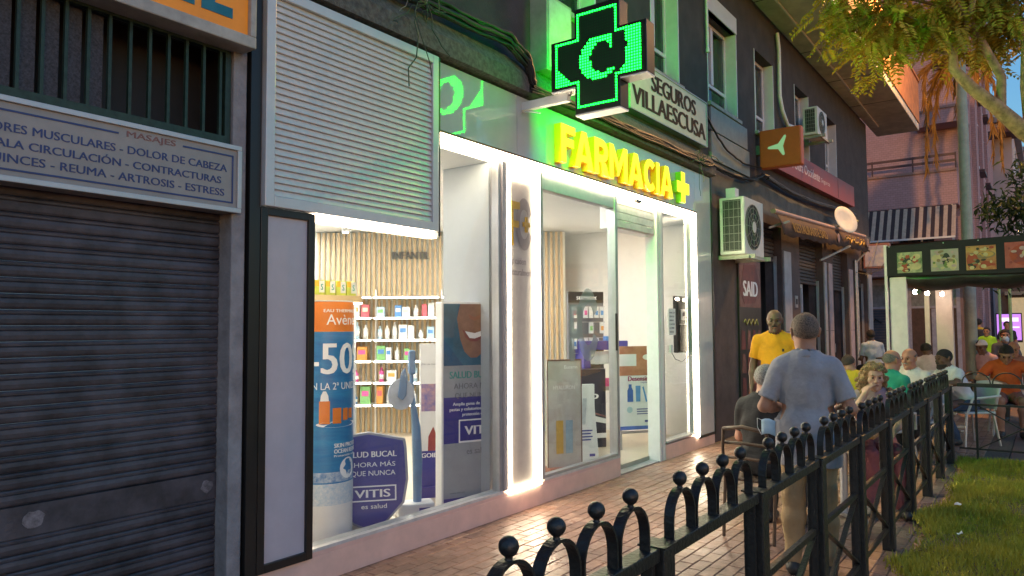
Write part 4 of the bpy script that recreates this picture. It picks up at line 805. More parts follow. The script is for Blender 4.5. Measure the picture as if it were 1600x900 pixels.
# satellite dish and corner box
ds = thing('satellite_dish', 'pale round satellite dish on a bracket at the awning end', 'satellite dish', (16.8, -.33, 3.85), 0)
ds.scale = (.68, .68, .68)
b = MB(); prof = [(0.001, 0), (.15, .008), (.3, .035), (.42, .075), (.46, .095), (.455, .105), (.3, .05), (.001, .014)]
b.lathe(prof, 28); M_ = Matrix.Rotation(R(-30), 3, 'Z') @ Matrix.Rotation(R(72), 3, 'X'); b.v = [tuple(M_ @ Vector(v)) for v in b.v]; b.build('dish', mat('dish_white', (.62, .62, .6), .4, var=.05), ds)
MB().tube([(.03, .02, -.1), (.1, .42, -.25)], .025, 8).build('mount', m_steel, ds); n_ = M_ @ Vector((0, 0, 1)); tip = Vector((.62, -.25, .02)); MB().tube([tuple(M_ @ Vector((0, -.42, .08))), tuple(tip)], .014, 6).build('feed_arm', mat('arm_olive', (.25, .27, .12), .5), ds); MB().cyl(tuple(tip+Vector((-.05, .02, 0))), tuple(tip+Vector((.05, -.02, .02))), .045, n=10).build('receiver', MATS['arm_olive'], ds)
cb = thing('corner_lightbox', 'small blue and white lightbox sign at the building corner', 'sign', (20.4, -.35, 3.05))
bx(-.12, .12, -.3, .3, 0, .62).build('case', mat('box_red', (.25, .12, .12), .5), cb, bevel=.01); bx(-.126, -.121, -.26, .26, .05, .57).build('face', mat('box_blue', (.2, .25, .5), .4, c2=(.5, .45, .5), scale=6), cb); bx(-.03, .03, .301, .36, .2, .4).build('bracket', m_dark, cb)
b = MB().tube([(-.1, -.05, .7), (-.35, .0, .35), (-.6, .1, .05), (-.5, .2, -.2), (-.1, .2, -.12)], .008, 5); b.build('loose_cable', mat('wire_pale', (.25, .24, .2), .6), cb)
hw = thing('hanging_cable', 'thin cable stretched from the building corner to the terrace post', 'cable', (19.3, -.06, 2.9)); MB().tube([(0, 0, .0), (-2.5, -.7, -.22), (-5.2, -1.4, -.32), (-7.3, -1.8, -.38)], .008, 5).build('cable', mat('wire_pale', (.25, .24, .2), .6), hw)

# ------------------------------------------------------------------ black iron fence
fe = thing('iron_fence', 'black iron fence with looped tops and ball finials along the lawn', 'fence', (5.5, -2.82, 0))
m_iron = mat('iron_black', (.012, .012, .013), .4, .0, c2=(.03, .026, .023), scale=30, bump=.4, bscale=70, spec=.5)
posts = [.18, 1.15, 2.08, 3.0, 3.95, 4.92, 5.9, 6.92, 7.95, 8.95, 9.97]
ballm = bar_m = None
for i, x in enumerate(posts):
    o = bx(-.04, .04, -.04, .04, 0, .955-.006*x).build('post', m_iron, fe, bevel=.005, loc=(x-5.5, 0, 0)); bx(-.045, .045, -.045, .045, .9555-.006*x, .962-.006*x).build('post_cap', m_iron, o)
archc = {}
for i in range(len(posts)-1):
    a_, c_ = posts[i]-5.5, posts[i+1]-5.5; xm, hw_ = (a_+c_)/2, (c_-a_)/2-.042; zt = .957-.0065*(posts[i]+posts[i+1])/2
    b = MB().box(-hw_, hw_, -.028, .028, zt-.04, zt)
    p = b.build('top_rail', m_iron, fe, bevel=.003, loc=(xm, 0, 0))
    for z0 in (.58, .16): bx(-hw_+.031, hw_-.031, -.012, .012, z0-.014, z0+.014).build('rail', m_iron, p)
    for s in (-1, 1): bx(s*(hw_-.018)-.012, s*(hw_-.018)+.012, -.014, .014, .06, zt-.041).build('upright', m_iron, p)
    for s in (-1, 1): MB().bar((-s*(hw_-.04), .003*s, .18), (s*(hw_-.04), .003*s, .56), .01, .028, upv=(0, 1, 0)).build('cross_brace', m_iron, p)
    sp_ = 2*hw_/4.35
    for k in range(4):
        cx = (k-1.5)*sp_; rr = sp_*.5-.006; b = MB(); n_ = 14; vs = []
        key = round(rr, 3)
        if key not in archc:
            pr_ = [(-rr, 0), (-rr, .05)]+[(-rr*math.cos(R(180*j/n_)), .05+.095*math.sin(R(180*j/n_))) for j in range(1, n_)]+[(rr, .05), (rr, 0)]
            for j, (u, v) in enumerate(pr_):
                t_ = 180*min(max(j-1, 0), n_)/n_; nx, nz = math.cos(R(t_)), -math.sin(R(t_))
                vs += [(u, -.016, v), (u, .016, v), (u+nx*.008, .016, v+nz*.008), (u+nx*.008, -.016, v+nz*.008)]
            fs_ = [(4*j+e, 4*j+(e+1) % 4, 4*j+4+(e+1) % 4, 4*j+4+e) for j in range(len(pr_)-1) for e in range(4)]
            b.add(vs, fs_); o = b.build('arch', m_iron, p, loc=(cx, 0, zt)); archc[key] = o.data
        else: mk('arch', archc[key], p, loc=(cx, 0, zt))
        if ballm is None: o = MB().ball((0, 0, .173), .0235, 18, 12).lathe([(.012, .142), (.008, .148), (.011, .154)], 10).build('ball_finial', m_iron, p, loc=(cx, 0, zt)); ballm = o.data
        else: mk('ball_finial', ballm, p, loc=(cx, 0, zt))
# ------------------------------------------------------------------ terrace canopy with menu board
cp = thing('terrace_canopy', 'dark terrace canopy with white posts and a food picture board', 'canopy', (12.0, -1.9, 0))
m_pw = mat('post_white', (.86, .76, .72), .45, var=.05)
def post(x, y, w_, d_, z): return bx(-w_/2, w_/2, -d_/2, d_/2, 0, z).build('post', m_pw, cp, bevel=.006, loc=(x-12, y+1.9, 0))
post(12.08, -2.03, .1, .22, 2.33); bx(-.03, .03, .0, .035, 0, 2.79).build('edge_strip', m_pw, cp); post(15.5, -2.27, .2, .26, 2.5); post(15.5, -1.99, .08, .08, 2.5); post(12.1, -5.2, .2, .26, 2.5); post(15.5, -5.2, .2, .26, 2.5)
bd = MB().prism([(-.001, 2.33), (-3.5, 2.27), (-3.5, 2.86), (-.001, 2.77)], -.03, .0, 'x').build('menu_board', mat('board_black', (.014, .011, .012), .7, var=.25, scale=5), cp)
ang_ = .03
foods = [((.55, .5, .3), (.1, .14, .06)), ((.5, .36, .36), (.3, .34, .2)), ((.6, .38, .12), (.4, .06, .03)), ((.36, .06, .05), (.5, .12, .09))]
for i, (ya, yb, z0, z1) in enumerate(((-.14, -.46, 2.365, 2.665), (-.57, -.91, 2.37, 2.68), (-1.0, -1.35, 2.365, 2.70), (-1.45, -1.95, 2.37, 2.72))):
    mt = mat('food_%d' % i, foods[i][0], .4, c2=foods[i][1], scale=9, var=.2)
    o = MB().box(-.034, -.031, yb, ya, z0, z1).build('food_picture', mt, bd); yc, zc, w_ = (ya+yb)/2, (z0+z1)/2, (ya-yb)
    b = MB()                # dish shapes printed on each picture
    def ell(y, z, ry, rz_, mi, lift=0): b.add([(-.0355-lift, y+ry*math.cos(R(k*24)), z+rz_*math.sin(R(k*24))) for k in range(15)], [tuple(range(15))], mi)
    if i == 0: ell(yc, zc+.04, .07, .03, 0); ell(yc+.06, zc-.07, .05, .07, 1, .001); ell(yc-.08, zc-.06, .07, .05, 2, .002); ell(yc-.09, zc+.08, .05, .04, 2, .003)
    elif i == 1: ell(yc+.1, zc+.03, .06, .05, 2); ell(yc-.02, zc, .05, .10, 0, .001); ell(yc-.1, zc-.06, .05, .09, 2, .002)
    elif i == 2: ell(yc-.06, zc+.04, .11, .05, 3); ell(yc+.1, zc-.04, .07, .11, 1, .001); ell(yc-.06, zc-.09, .07, .04, 1, .002); ell(yc-.06, zc+.045, .09, .037, 4, .003)
    else: ell(yc, zc, .2, .15, 1); ell(yc, zc, .14, .1, 5, .001); ell(yc, zc+.02, .06, .05, 2, .002)
    qf = random.Random(60+i); pal = ((2, 2, 0, 1, 6), (2, 6, 2, 7, 3), (4, 1, 2, 0, 3), (1, 5, 5, 1, 7))[i]
    for k_ in range(34): ell(yc+qf.uniform(-.42, .42)*w_, zc+qf.uniform(-.42, .42)*(z1-z0), qf.uniform(.012, .035), qf.uniform(.01, .03), qf.choice(pal), .004+.00015*k_)
    b.build('dish_print', [mat('pr_dark', (.03, .03, .025), .5), mat('pr_red', (.42, .06, .03), .5), mat('pr_cream', (.62, .5, .26), .5), mat('pr_rim', (.3, .2, .1), .5), mat('pr_soup', (.65, .36, .08), .5), mat('pr_plum', (.3, .05, .05), .5), mat('pr_leaf', (.16, .22, .05), .5), mat('pr_pink', (.55, .36, .34), .5)], o)
for y in (-.04, -.73, -1.15, -1.9): MB().cyl((-.04, y, 2.76+.012*(-y)), (-.031, y, 2.76+.012*(-y)), .009, n=8).build('rivet', m_alu, bd)
b = MB(); n_ = 14; vs = []
for i in range(n_+1):
    y = -3.4*i/n_; d = .02*math.sin(i*1.9)
    vs += [(.02, y, 2.33), (.06+d, y, 2.2+d), (.35, y, 2.13+d*1.5), (3.7, y, 2.42)]
b.add(vs, [(4*i+k, 4*i+k+1, 4*i+k+5, 4*i+k+4) for i in range(n_) for k in range(3)], 0, True); o = b.build('tarpaulin', mat('tarp_black', (.035, .034, .03), .3, var=.3, scale=4, bump=.4, bscale=8), cp); o.modifiers.new('s', 'SOLIDIFY').thickness = .006
MB().tube([(.4, -.35, 2.1), (3.5, -.4, 2.38)], .035, 8).build('roof_bar', m_alud, cp); MB().tube([(3.5, 0, 2.40), (3.5, -3.4, 2.40)], .04, 8).build('roof_bar', m_alud, cp)
for i, (x, y) in enumerate(((13.6, -2.05), (14.2, -2.15), (14.9, -2.3))):
    o = thing('hanging_bulb', ('pale hanging bulb nearest the menu board', 'pale hanging bulb under the middle of the canopy', 'pale hanging bulb at the back post of the canopy')[i], 'bulb', (x, y, 2.12), group='terrace bulbs'); MB().tube([(0, 0, .1), (0, 0, .22)], .006, 5).build('cord', m_cable, o); MB().cyl((0, 0, .06), (0, 0, .1), .02, n=8).build('socket', m_white, o); MB().ball((0, 0, .03), .036, 10, 7).build('globe', emis('bulb_warm', (1, .78, .58), 26.), o)

# ------------------------------------------------------------------ low barrier at the end of the lawn
lb = thing('low_barrier', 'low thin black railing with crossed bars at the end of the lawn', 'railing', (10.1, -2.9, 0))
for z, r_ in ((.17, .010), (.68, .012), (.905, .022)): MB().bar((0, 0, z), (0, -2.6, z), r_*2, r_*2).build('rail', m_iron, lb)
for y in (-.18, -1.05, -1.92): bx(-.012, .012, y-.012, y+.012, 0, .885).build('upright', m_iron, lb)
for y in (-.2, -1.07):
    MB().bar((.004, y, .18), (.004, y-.83, .67), .014, .014).build('cross_bar', m_iron, lb); MB().bar((-.006, y, .67), (-.006, y-.83, .18), .014, .014).build('cross_bar', m_iron, lb)
for k in range(8): MB().tube([(0, -.05-.3*k-.14+.14*math.cos(R(a_)), .925+.13*math.sin(R(a_))) for a_ in range(0, 181, 15)], .008, 5).build('hoop', m_iron, lb)

# ------------------------------------------------------------------ chairs and tables
def plastic_chair(label, loc, rz):
    o = thing('plastic_chair', label, 'chair', loc, rz, 'terrace chairs'); m_pl = mat('plastic_white', (.6, .57, .56), .35, var=.05)
    bx(-.22, .22, -.22, .22, .42, .45).build('seat', m_pl, o, bevel=.012)
    b = MB(); vs = []
    for i in range(9):
        x = -.23+.46*i/8; cy = -.22-.05*(1-(x/.23)**2)
        vs += [(x, cy, .47), (x, cy-.05, .68), (x, cy-.10, .84-.02*(x/.23)**2)]
    b.add(vs, [(3*i+k, 3*i+3+k, 3*i+4+k, 3*i+1+k) for i in range(8) for k in range(2)], 0, True); q = b.build('backrest', m_pl, o); q.modifiers.new('s', 'SOLIDIFY').thickness = .022
    for e in (-1, 1): MB().tube([(e*.24, -.27, .66), (e*.27, -.1, .65), (e*.27, .15, .63), (e*.24, .2, .45)], .018, 7).build('armrest', m_pl, o)
    for ex in (-1, 1):
        for ey in (-1, 1): MB().tube([(ex*.2, ey*.19, .42), (ex*.24, ey*.25, 0)], [.018, .014], 7).build('leg', m_alu if True else m_pl, o)
    return o
plastic_chair('white plastic chair under the bearded man', (11.75, -2.88, 0), 42); plastic_chair('white plastic chair under the man in orange', (13.1, -3.28, 0), 100)
plastic_chair('white plastic chair under the man in green', (9.2, -2.26, 0), -112); plastic_chair('white plastic chair under the man with grey moustache', (10.25, -2.44, 0), 72); plastic_chair('white plastic chair of the hunched person behind the post', (14.6, -2.12, 0), -70)
def bent_chair(label, loc, rz):
    o = thing('bistro_chair', label, 'chair', loc, rz, 'terrace chairs'); mw_ = mat('chair_wood', (.11, .07, .045), .45, var=.2, scale=10)
    bx(-.2, .2, -.2, .2, .425, .45).build('seat', mw_, o, bevel=.01)
    for e in (-1, 1):
        MB().tube([(e*.2, -.24, 0), (e*.2, -.2, .42), (e*.2, -.23, .66), (e*.17, -.27, .82)], .013, 8).build('back_leg', mw_, o); MB().tube([(e*.19, .2, 0), (e*.18, .18, .42)], .017, 8).build('leg', mw_, o)
    b = MB(); b.tube([(-.17, -.27, .82), (0, -.30, .85), (.17, -.27, .82)], .015, 8); b.build('top_rail', mw_, o)
    for z in (.6, .71): MB().tube([(-.19, -.225, z), (0, -.25, z+.01), (.19, -.225, z)], .012, 6).build('back_slat', mw_, o)
    return o
bent_chair('wooden bistro chair under the man in black T-shirt', (5.78, -1.96, 0), -98); bent_chair('wooden bistro chair under the blonde woman', (7.25, -2.50, 0), 112)
def table(label, loc, top, w_=.7, h=.73):
    o = thing('cafe_table', label, 'table', loc, 0, 'terrace tables')
    bx(-w_/2, w_/2, -w_/2, w_/2, h-.03, h).build('table_top', top, o, bevel=.008); MB().cyl((0, 0, .03), (0, 0, h-.03), .03, n=12).build('column', m_alu, o)
    for a_ in (0, 90): MB().bar((-.28*math.cos(R(a_+45)), -.28*math.sin(R(a_+45)), .02+a_*.0003), (.28*math.cos(R(a_+45)), .28*math.sin(R(a_+45)), .02+a_*.0003), .05, .03).build('foot', m_alu, o)
    return o
table('wooden topped cafe table between the woman and the man in black', (6.72, -2.35, 0), mat('table_wood', (.36, .17, .06), .4, var=.2, scale=5, stretch=(8, 1, 1)), .6)
table('white cafe table between the man in green and the grey moustache', (9.75, -2.35, 0), m_pw, .6); table('white cafe table in front of the bearded man', (11.35, -2.42, 0), m_pw, .62); table('white cafe table beside the man in orange', (13.1, -2.5, 0), m_pw, .6); table('dark cafe table beside the far shop door', (16.9, -1.2, 0), mat('table_dark', (.06, .05, .05), .5), .6, .95)
# glasses on the tables
for i, (x, y, z, lab) in enumerate(((11.3, -2.5, .731, 'small beer glass on the bearded man\'s table'), (6.6, -2.45, .731, 'small glass of water on the wooden cafe table'), (9.7, -2.45, .731, 'tall glass on the table of the man in green'))):
    o = thing('drinking_glass', lab, 'glass', (x, y, z), group='glasses'); MB().lathe([(.001, .004), (.026, .004), (.033, .12), (.031, .12), (.024, .01), (.001, .01)], 14).build('glass', glass('tumbler', (.85, .88, .88), .05), o); MB().lathe([(.001, .012), (.0235, .012), (.028, .08), (.001, .08)], 14).build('drink', mat('drink_%d' % (i == 1), ((.45, .24, .04), (.4, .42, .42))[i == 1], .2), o)
# ------------------------------------------------------------------ people: smooth bodies grown from joints (distance field -> surface net)
def surface_net(F, xs, ys, zs):
    S_ = F < 0; nx, ny, nz = F.shape
    cnt = sum(S_[i:nx-1+i, j:ny-1+j, k:nz-1+k].astype(np.int8) for i in (0, 1) for j in (0, 1) for k in (0, 1))
    mask = (cnt > 0) & (cnt < 8); I, J, K = np.nonzero(mask)
    if len(I) == 0: return np.zeros((0, 3)), []
    idx = -np.ones(mask.shape, np.int64); idx[I, J, K] = np.arange(len(I))
    acc = np.zeros((len(I), 3)); num = np.zeros(len(I))
    for ax in range(3):
        for o1 in (0, 1):
            for o2 in (0, 1):
                a = [0, 0, 0]; oth = [q for q in range(3) if q != ax]; a[oth[0]], a[oth[1]] = o1, o2; b_ = list(a); b_[ax] = 1
                fa = F[I+a[0], J+a[1], K+a[2]]; fb = F[I+b_[0], J+b_[1], K+b_[2]]; c = (fa < 0) != (fb < 0)
                t = np.where(c, fa/np.where(c, fa-fb, 1), 0)
                pa = np.stack([xs[I+a[0]], ys[J+a[1]], zs[K+a[2]]], 1); pb = np.stack([xs[I+b_[0]], ys[J+b_[1]], zs[K+b_[2]]], 1)
                acc += np.where(c[:, None], pa+(pb-pa)*t[:, None], 0); num += c
    V = acc/num[:, None]; faces = []
    for ax in range(3):
        sl0 = [slice(1, -1)]*3; sl1 = [slice(1, -1)]*3; sl0[ax] = slice(0, -1); sl1[ax] = slice(1, None)
        A, B = S_[tuple(sl0)], S_[tuple(sl1)]; E = np.argwhere(A != B)
        if not len(E): continue
        off = np.array([1, 1, 1]); off[ax] = 0; C = E+off; flip = ~A[tuple(E.T)]
        u, v = [q for q in range(3) if q != ax]; du = np.zeros(3, int); dv = np.zeros(3, int); du[u] = 1; dv[v] = 1
        g_ = lambda c: idx[c[:, 0], c[:, 1], c[:, 2]]
        q = np.stack([g_(C-du-dv), g_(C-dv), g_(C), g_(C-du)], 1)
        if ax == 1: flip = ~flip
        q[flip] = q[flip][:, ::-1]; faces.append(q[(q >= 0).all(1)])
    return V, np.concatenate(faces)
def field(prims, xs, ys, zs, k=.03):
    F = np.full((len(xs), len(ys), len(zs)), 9., np.float32)
    for a, b, ra, rb, M, kk in prims:
        a, b = np.asarray(a, float), np.asarray(b, float); kk = k if kk is None else kk
        sc_ = 1. if M is None else 1/np.linalg.svd(M, compute_uv=False).min()
        lo = np.minimum(a, b)-(max(ra, rb)*sc_+kk+.03); hi = np.maximum(a, b)+(max(ra, rb)*sc_+kk+.03)
        i0, i1 = np.searchsorted(xs, [lo[0], hi[0]]); j0, j1 = np.searchsorted(ys, [lo[1], hi[1]]); k0, k1 = np.searchsorted(zs, [lo[2], hi[2]])
        if i1 <= i0 or j1 <= j0 or k1 <= k0: continue
        P = np.stack(np.meshgrid(xs[i0:i1]-a[0], ys[j0:j1]-a[1], zs[k0:k1]-a[2], indexing='ij'), -1); d = b-a
        if M is not None: P = P @ M.T; d = M @ d
        L2 = max(d @ d, 1e-9); h = np.clip((P @ d)/L2, 0, 1)
        D_ = np.sqrt(((P-h[..., None]*d)**2).sum(-1))-(ra+(rb-ra)*h)
        if M is not None: D_ = D_*sc_**.5
        G = F[i0:i1, j0:j1, k0:k1]; hh = np.clip(.5+.5*(G-D_)/kk, 0, 1)
        F[i0:i1, j0:j1, k0:k1] = G*(1-hh)+D_*hh-kk*hh*(1-hh)
    return F
def grid_axes(prims, res, fine=None, fres=None):
    lo = np.min([np.minimum(p[0], p[1])-max(p[2], p[3])*1.9-.03 for p in prims], 0); hi = np.max([np.maximum(p[0], p[1])+max(p[2], p[3])*1.9+.03 for p in prims], 0); out = []
    for ax in range(3):
        c = [lo[ax]]
        while c[-1] < hi[ax]:
            c.append(c[-1]+(fres if fine is not None and fine[0][ax] < c[-1] < fine[1][ax] else res))
        out.append(np.array(c))
    return out
def net_obj(name, V, Fc, mt, parent):
    me = bpy.data.meshes.new(name); me.from_pydata(V.tolist(), [], Fc.tolist() if len(Fc) else []); me.materials.append(mt)
    me.polygons.foreach_set('use_smooth', np.ones(len(me.polygons), bool)); me.update(); return mk(name, me, parent)
def rotm(yaw=0, pitch=0, roll=0):      # pitch > 0 looks/leans down-forward (+y forward)
    y, p, r = R(yaw), R(pitch), R(roll)
    Rz = np.array([[math.cos(y), -math.sin(y), 0], [math.sin(y), math.cos(y), 0], [0, 0, 1]]); Rx = np.array([[1, 0, 0], [0, math.cos(p), math.sin(p)], [0, -math.sin(p), math.cos(p)]]); Ry = np.array([[math.cos(r), 0, math.sin(r)], [0, 1, 0], [-math.sin(r), 0, math.cos(r)]])
    return Rz @ Rx @ Ry
SKINS = dict(tan=(.33, .17, .11), fair=(.45, .25, .18), brown=(.13, .065, .042), ruddy=(.38, .17, .11))
for n_, c in SKINS.items(): mat('skin_'+n_, c, .5, var=.05, scale=10, spec=.4, bump=.08, bscale=90)
def cloth(name, c, rough=.85): return mat('cloth_'+name, c, rough, var=.1, scale=9, bump=.9, bscale=16)
def person(label, loc, rz, shirt, trousers, skin='tan', sit=False, h=1.75, res=.012, lean=0, twist=0, head=(0, 0, 0), hair='short', hairc=(.05, .035, .03), beard=None, moustache=None, elbows=None, wrists=None, knees=None, ankles=None, belly=0., shoulders=1., hips=1., shoe=(.03, .03, .03), shorts=False, sleeve=.75, female=False, mask=None, group=None, seat=.45, grip=None, headscale=1., buttons=False, legs=True, cap=None, collar=False, seed=1, hem=.0):
    s = h/1.75; rt_ = thing('person', label, 'person', loc, rz, group); q = random.Random(seed); mskin = MATS['skin_'+skin]
    A_ = lambda *p: np.array(p, float)*s
    pel = np.array([0, 0, seat+.10]) if sit else A_(0, 0, .95)
    Rb = rotm(twist, lean); U = lambda x, y, z: pel+Rb @ (np.array([x, y, z], float)*s)
    sh = .165*shoulders
    SH = {-1: U(-sh, -.01, .452), 1: U(sh, -.01, .452)}
    hipw = .095*hips
    HP = {e: pel+A_(e*hipw, 0, -.03 if not sit else -.01) for e in (-1, 1)}
    if knees is None: knees = {e: (A_(e*.10, .01, .50) if not sit else np.array([e*.13*s, .44*s, seat+.07])) for e in (-1, 1)}
    else: knees = {-1: np.array(knees[0]), 1: np.array(knees[1])}
    if ankles is None: ankles = {e: (A_(e*.11, -.02, .085) if not sit else np.array([e*.13*s, .42*s, .09])) for e in (-1, 1)}
    else: ankles = {-1: np.array(ankles[0]), 1: np.array(ankles[1])}
    if elbows is None: elbows = {e: (U(e*(sh+.06), -.03, .17) if not sit else U(e*(sh+.06), .06, .19)) for e in (-1, 1)}
    else: elbows = {-1: np.array(elbows[0]), 1: np.array(elbows[1])}
    if wrists is None: wrists = {e: (elbows[e]+A_(e*.015, .07, -.25) if not sit else elbows[e]+A_(-e*.06, .23, -.02)) for e in (-1, 1)}
    else: wrists = {-1: np.array(wrists[0]), 1: np.array(wrists[1])}
    Mt = lambda sx, sy, sz: np.diag([1/sx, 1/sy, 1/sz]) @ Rb.T        # flattened in the torso's own axes
    torso = [(U(-.03, 0, .02), U(.03, 0, .02), .125*s*hips, .125*s*hips, Mt(1.15, .95, 1.), .05),
             (U(0, .01+belly*.5, .12), U(0, .0, .28), (.118+belly)*s, .125*s, Mt(1.2*(.92 if female else 1), .9, 1.), .06),
             (U(0, .005, .26), U(0, -.01, .40), .128*s, .125*s, Mt(1.16*shoulders, .84, 1.), .06),
             (U(-sh*.9, -.01, .445), U(sh*.9, -.01, .445), .055*s, .055*s, None, .05), (U(-sh*.9, -.015, .45), U(0, -.015, .51), .045*s, .05*s, None, .04), (U(sh*.9, -.015, .45), U(0, -.015, .51), .045*s, .05*s, None, .04),
             (U(0, -.015, .44), U(0, -.008, .52), .085*s, .058*s, None, .05)]
    if female: torso += [(U(e*.075, .085, .31), U(e*.075, .09, .31), .065*s, .065*s, None, .05) for e in (-1, 1)]
    up = {e: [(SH[e], elbows[e], .052*s, .040*s, None, .03)] for e in (-1, 1)}
    arms = []
    for e in (-1, 1):
        d = wrists[e]-elbows[e]; arms += up[e]+[(elbows[e], elbows[e]+d*.35, .040*s, .042*s, None, .02), (elbows[e]+d*.35, wrists[e], .042*s, .026*s, None, .02)]
        f = d/np.linalg.norm(d); side = np.cross(f, np.array([0, 0, 1.])) if abs(f[2]) < .95 else np.array([0, 1., 0]); side /= np.linalg.norm(side)+1e-9; nrm = np.cross(side, f); g_ = f if grip is None else (f+np.asarray(grip[e])*.8); g_ = g_/np.linalg.norm(g_)
        pm = wrists[e]+f*.075*s
        for w_ in (-.026, 0, .026): arms.append((wrists[e]+f*.01+side*w_*.6*s, pm+side*w_*s, .017*s, .0155*s, None, .012))
        for w_, l1 in ((-.033, .058), (-.011, .072), (.011, .076), (.033, .064)):
            p0 = pm+side*w_*s; p1 = p0+g_*l1*.5*s-nrm*.006*s; p2 = p1+(g_-nrm*.6)/np.linalg.norm(g_-nrm*.6)*l1*.55*s
            arms += [(p0, p1, .0095*s, .009*s, None, .006), (p1, p2, .009*s, .0075*s, None, .004)]
        ts = side*(1 if e < 0 else -1); t0 = wrists[e]+f*.025*s+ts*.028*s; t1 = t0+(f*.6+ts*.7)*.035*s; arms += [(t0, t1, .013*s, .0105*s, None, .01), (t1, t1+(f*.9+ts*.15)*.032*s, .0105*s, .008*s, None, .006)]
    leg = []
    for e in (-1, 1):
        d = ankles[e]-knees[e]; leg += [(HP[e], knees[e], .083*s*hips, .056*s, None, .03), (knees[e], knees[e]+d*.3, .054*s, .057*s, None, .03), (knees[e]+d*.3, ankles[e], .057*s, .037*s, None, .03)]
    foot = {e: [(ankles[e]+A_(0, -.035, -.045), ankles[e]+A_(e*.02, .13, -.052), .036*s, .03*s, None, .02), (ankles[e], ankles[e]+A_(0, .0, -.04), .037*s, .036*s, None, .03)] for e in (-1, 1)}
    # head
    hz = headscale*s*(1.07 if not female else 1.03); Hm = Rb @ rotm(*head) if lean < 25 else rotm(twist*.7) @ rotm(head[0], head[1]+lean*.25, head[2])
    hc = U(0, .02, .52)+Hm @ np.array([0, .0, .135])*hz
    Hp = lambda x, y, z: hc+Hm @ (np.array([x, y, z], float)*hz)
    Me = lambda sx, sy, sz: np.diag([1/sx, 1/sy, 1/sz]) @ Hm.T
    heads = [(U(0, -.012, .47), Hp(0, -.015, -.06), .06*s, .054*hz, None, .03), (Hp(0, -.008, .03), Hp(0, -.008, .031), .09*hz, .09*hz, Me(.84, 1.06, 1.), .02), (Hp(0, .022, -.055), Hp(0, .024, -.056), .066*hz, .066*hz, Me(.88, 1.0, 1.02), .03),
             (Hp(0, .075, -.10), Hp(0, .078, -.10), .022*hz, .022*hz, None, .02), (Hp(0, .088, .022), Hp(0, .104, -.022), .008*hz, .0125*hz, None, .012), (Hp(-.012, .096, -.025), Hp(.012, .096, -.025), .008*hz, .008*hz, None, .008),
             (Hp(-.035, .082, .033), Hp(.035, .082, .033), .011*hz, .011*hz, None, .012), (Hp(-.019, .087, -.056), Hp(.019, .087, -.056), .0085*hz, .0085*hz, None, .008)]
    for e in (-1, 1): heads += [(Hp(e*.045, .062, -.018), Hp(e*.05, .055, -.02), .02*hz, .02*hz, None, .02), (Hp(e*.074, -.012, -.02), Hp(e*.079, -.022, .022), .008*hz, .013*hz, Me(.7, 1., 1.), .006)]
    allp = torso+arms+heads+(leg+foot[-1]+foot[1] if legs else leg)
    fine = (hc-.13, hc+.14); xs, ys, zs = grid_axes(allp, res, fine, min(res, .0075)); F = field(allp, xs, ys, zs)
    # eye sockets and mouth line pressed in
    for e in (-1, 1): F = carve(F, xs, ys, zs, Hp(e*.032, .103, .010), .011*hz, .008)
    V, Fc = surface_net(F, xs, ys, zs); body = net_obj('body', V, Fc, mskin, rt_)
    for e in (-1, 1): MB().ball(tuple(Hp(e*.031, .0835, .011)), .009*hz, 8, 6).build('eye', mat('eye_dark', (.035, .025, .02), .2, var=0), body)
    wob = lambda V_, amp: amp*(np.sin(V_[:, 0]*19+V_[:, 2]*27+seed+2*np.sin(V_[:, 1]*9))+np.sin(V_[:, 2]*22-V_[:, 0]*31+2*seed+2*np.sin(V_[:, 2]*7))+.6*np.sin(V_[:, 0]*63-V_[:, 2]*17+3*np.sin(V_[:, 2]*6)))
    def garment(name, prims, mt, grow, clips, amp=.003, k=.04, rs=None):
        pr_ = [(a, b2, ra+grow, rb+grow, M, kk) for a, b2, ra, rb, M, kk in prims]; X, Y, Z = grid_axes(pr_, rs or res); G = field(pr_, X, Y, Z, k)
        PX, PY, PZ = np.meshgrid(X, Y, Z, indexing='ij')
        for c in clips: G = np.maximum(G, c(PX, PY, PZ))
        v, f = surface_net(G, X, Y, Z)
        if not len(v): return None
        o = net_obj(name, v, f, mt, rt_)
        if amp:
            nn = np.empty(len(v)*3, np.float32); o.data.vertices.foreach_get('normal', nn); v = v+nn.reshape(-1, 3)*wob(v, amp)[:, None]; o.data.vertices.foreach_set('co', v.astype(np.float32).ravel()); o.data.update()
        return o
    plane = lambda p, n: (lambda X, Y, Z: (X-p[0])*n[0]+(Y-p[1])*n[1]+(Z-p[2])*n[2])
    sl = []
    for e in (-1, 1): sl.append((SH[e], SH[e]+(elbows[e]-SH[e])*sleeve, .052*s, .05*s, None, .014))
    upv = Rb @ np.array([0, 0, 1.]); nk = U(0, .0, .515)
    neck_ball = lambda X, Y, Z: (.075*s)-np.sqrt((X-nk[0])**2+(Y-nk[1])**2+(Z-nk[2]-.03)**2)
    hemp = U(0, 0, -.06-hem if not sit else -.04); clips = [plane(hemp, -upv), neck_ball]
    for e in (-1, 1):
        d = (elbows[e]-SH[e]); L_ = np.linalg.norm(d); d = d/L_; cp = SH[e]+d*L_*(sleeve+.02)
        def cl(X, Y, Z, cp=cp, d=d, e=e):
            P = (X-cp[0])*d[0]+(Y-cp[1])*d[1]+(Z-cp[2])*d[2]; rad = np.sqrt(np.maximum(0, (X-cp[0])**2+(Y-cp[1])**2+(Z-cp[2])**2-P**2)); return np.where(rad < .14*s, np.where(np.abs(P) < .1, P, -1), -1)
        clips.append(cl)
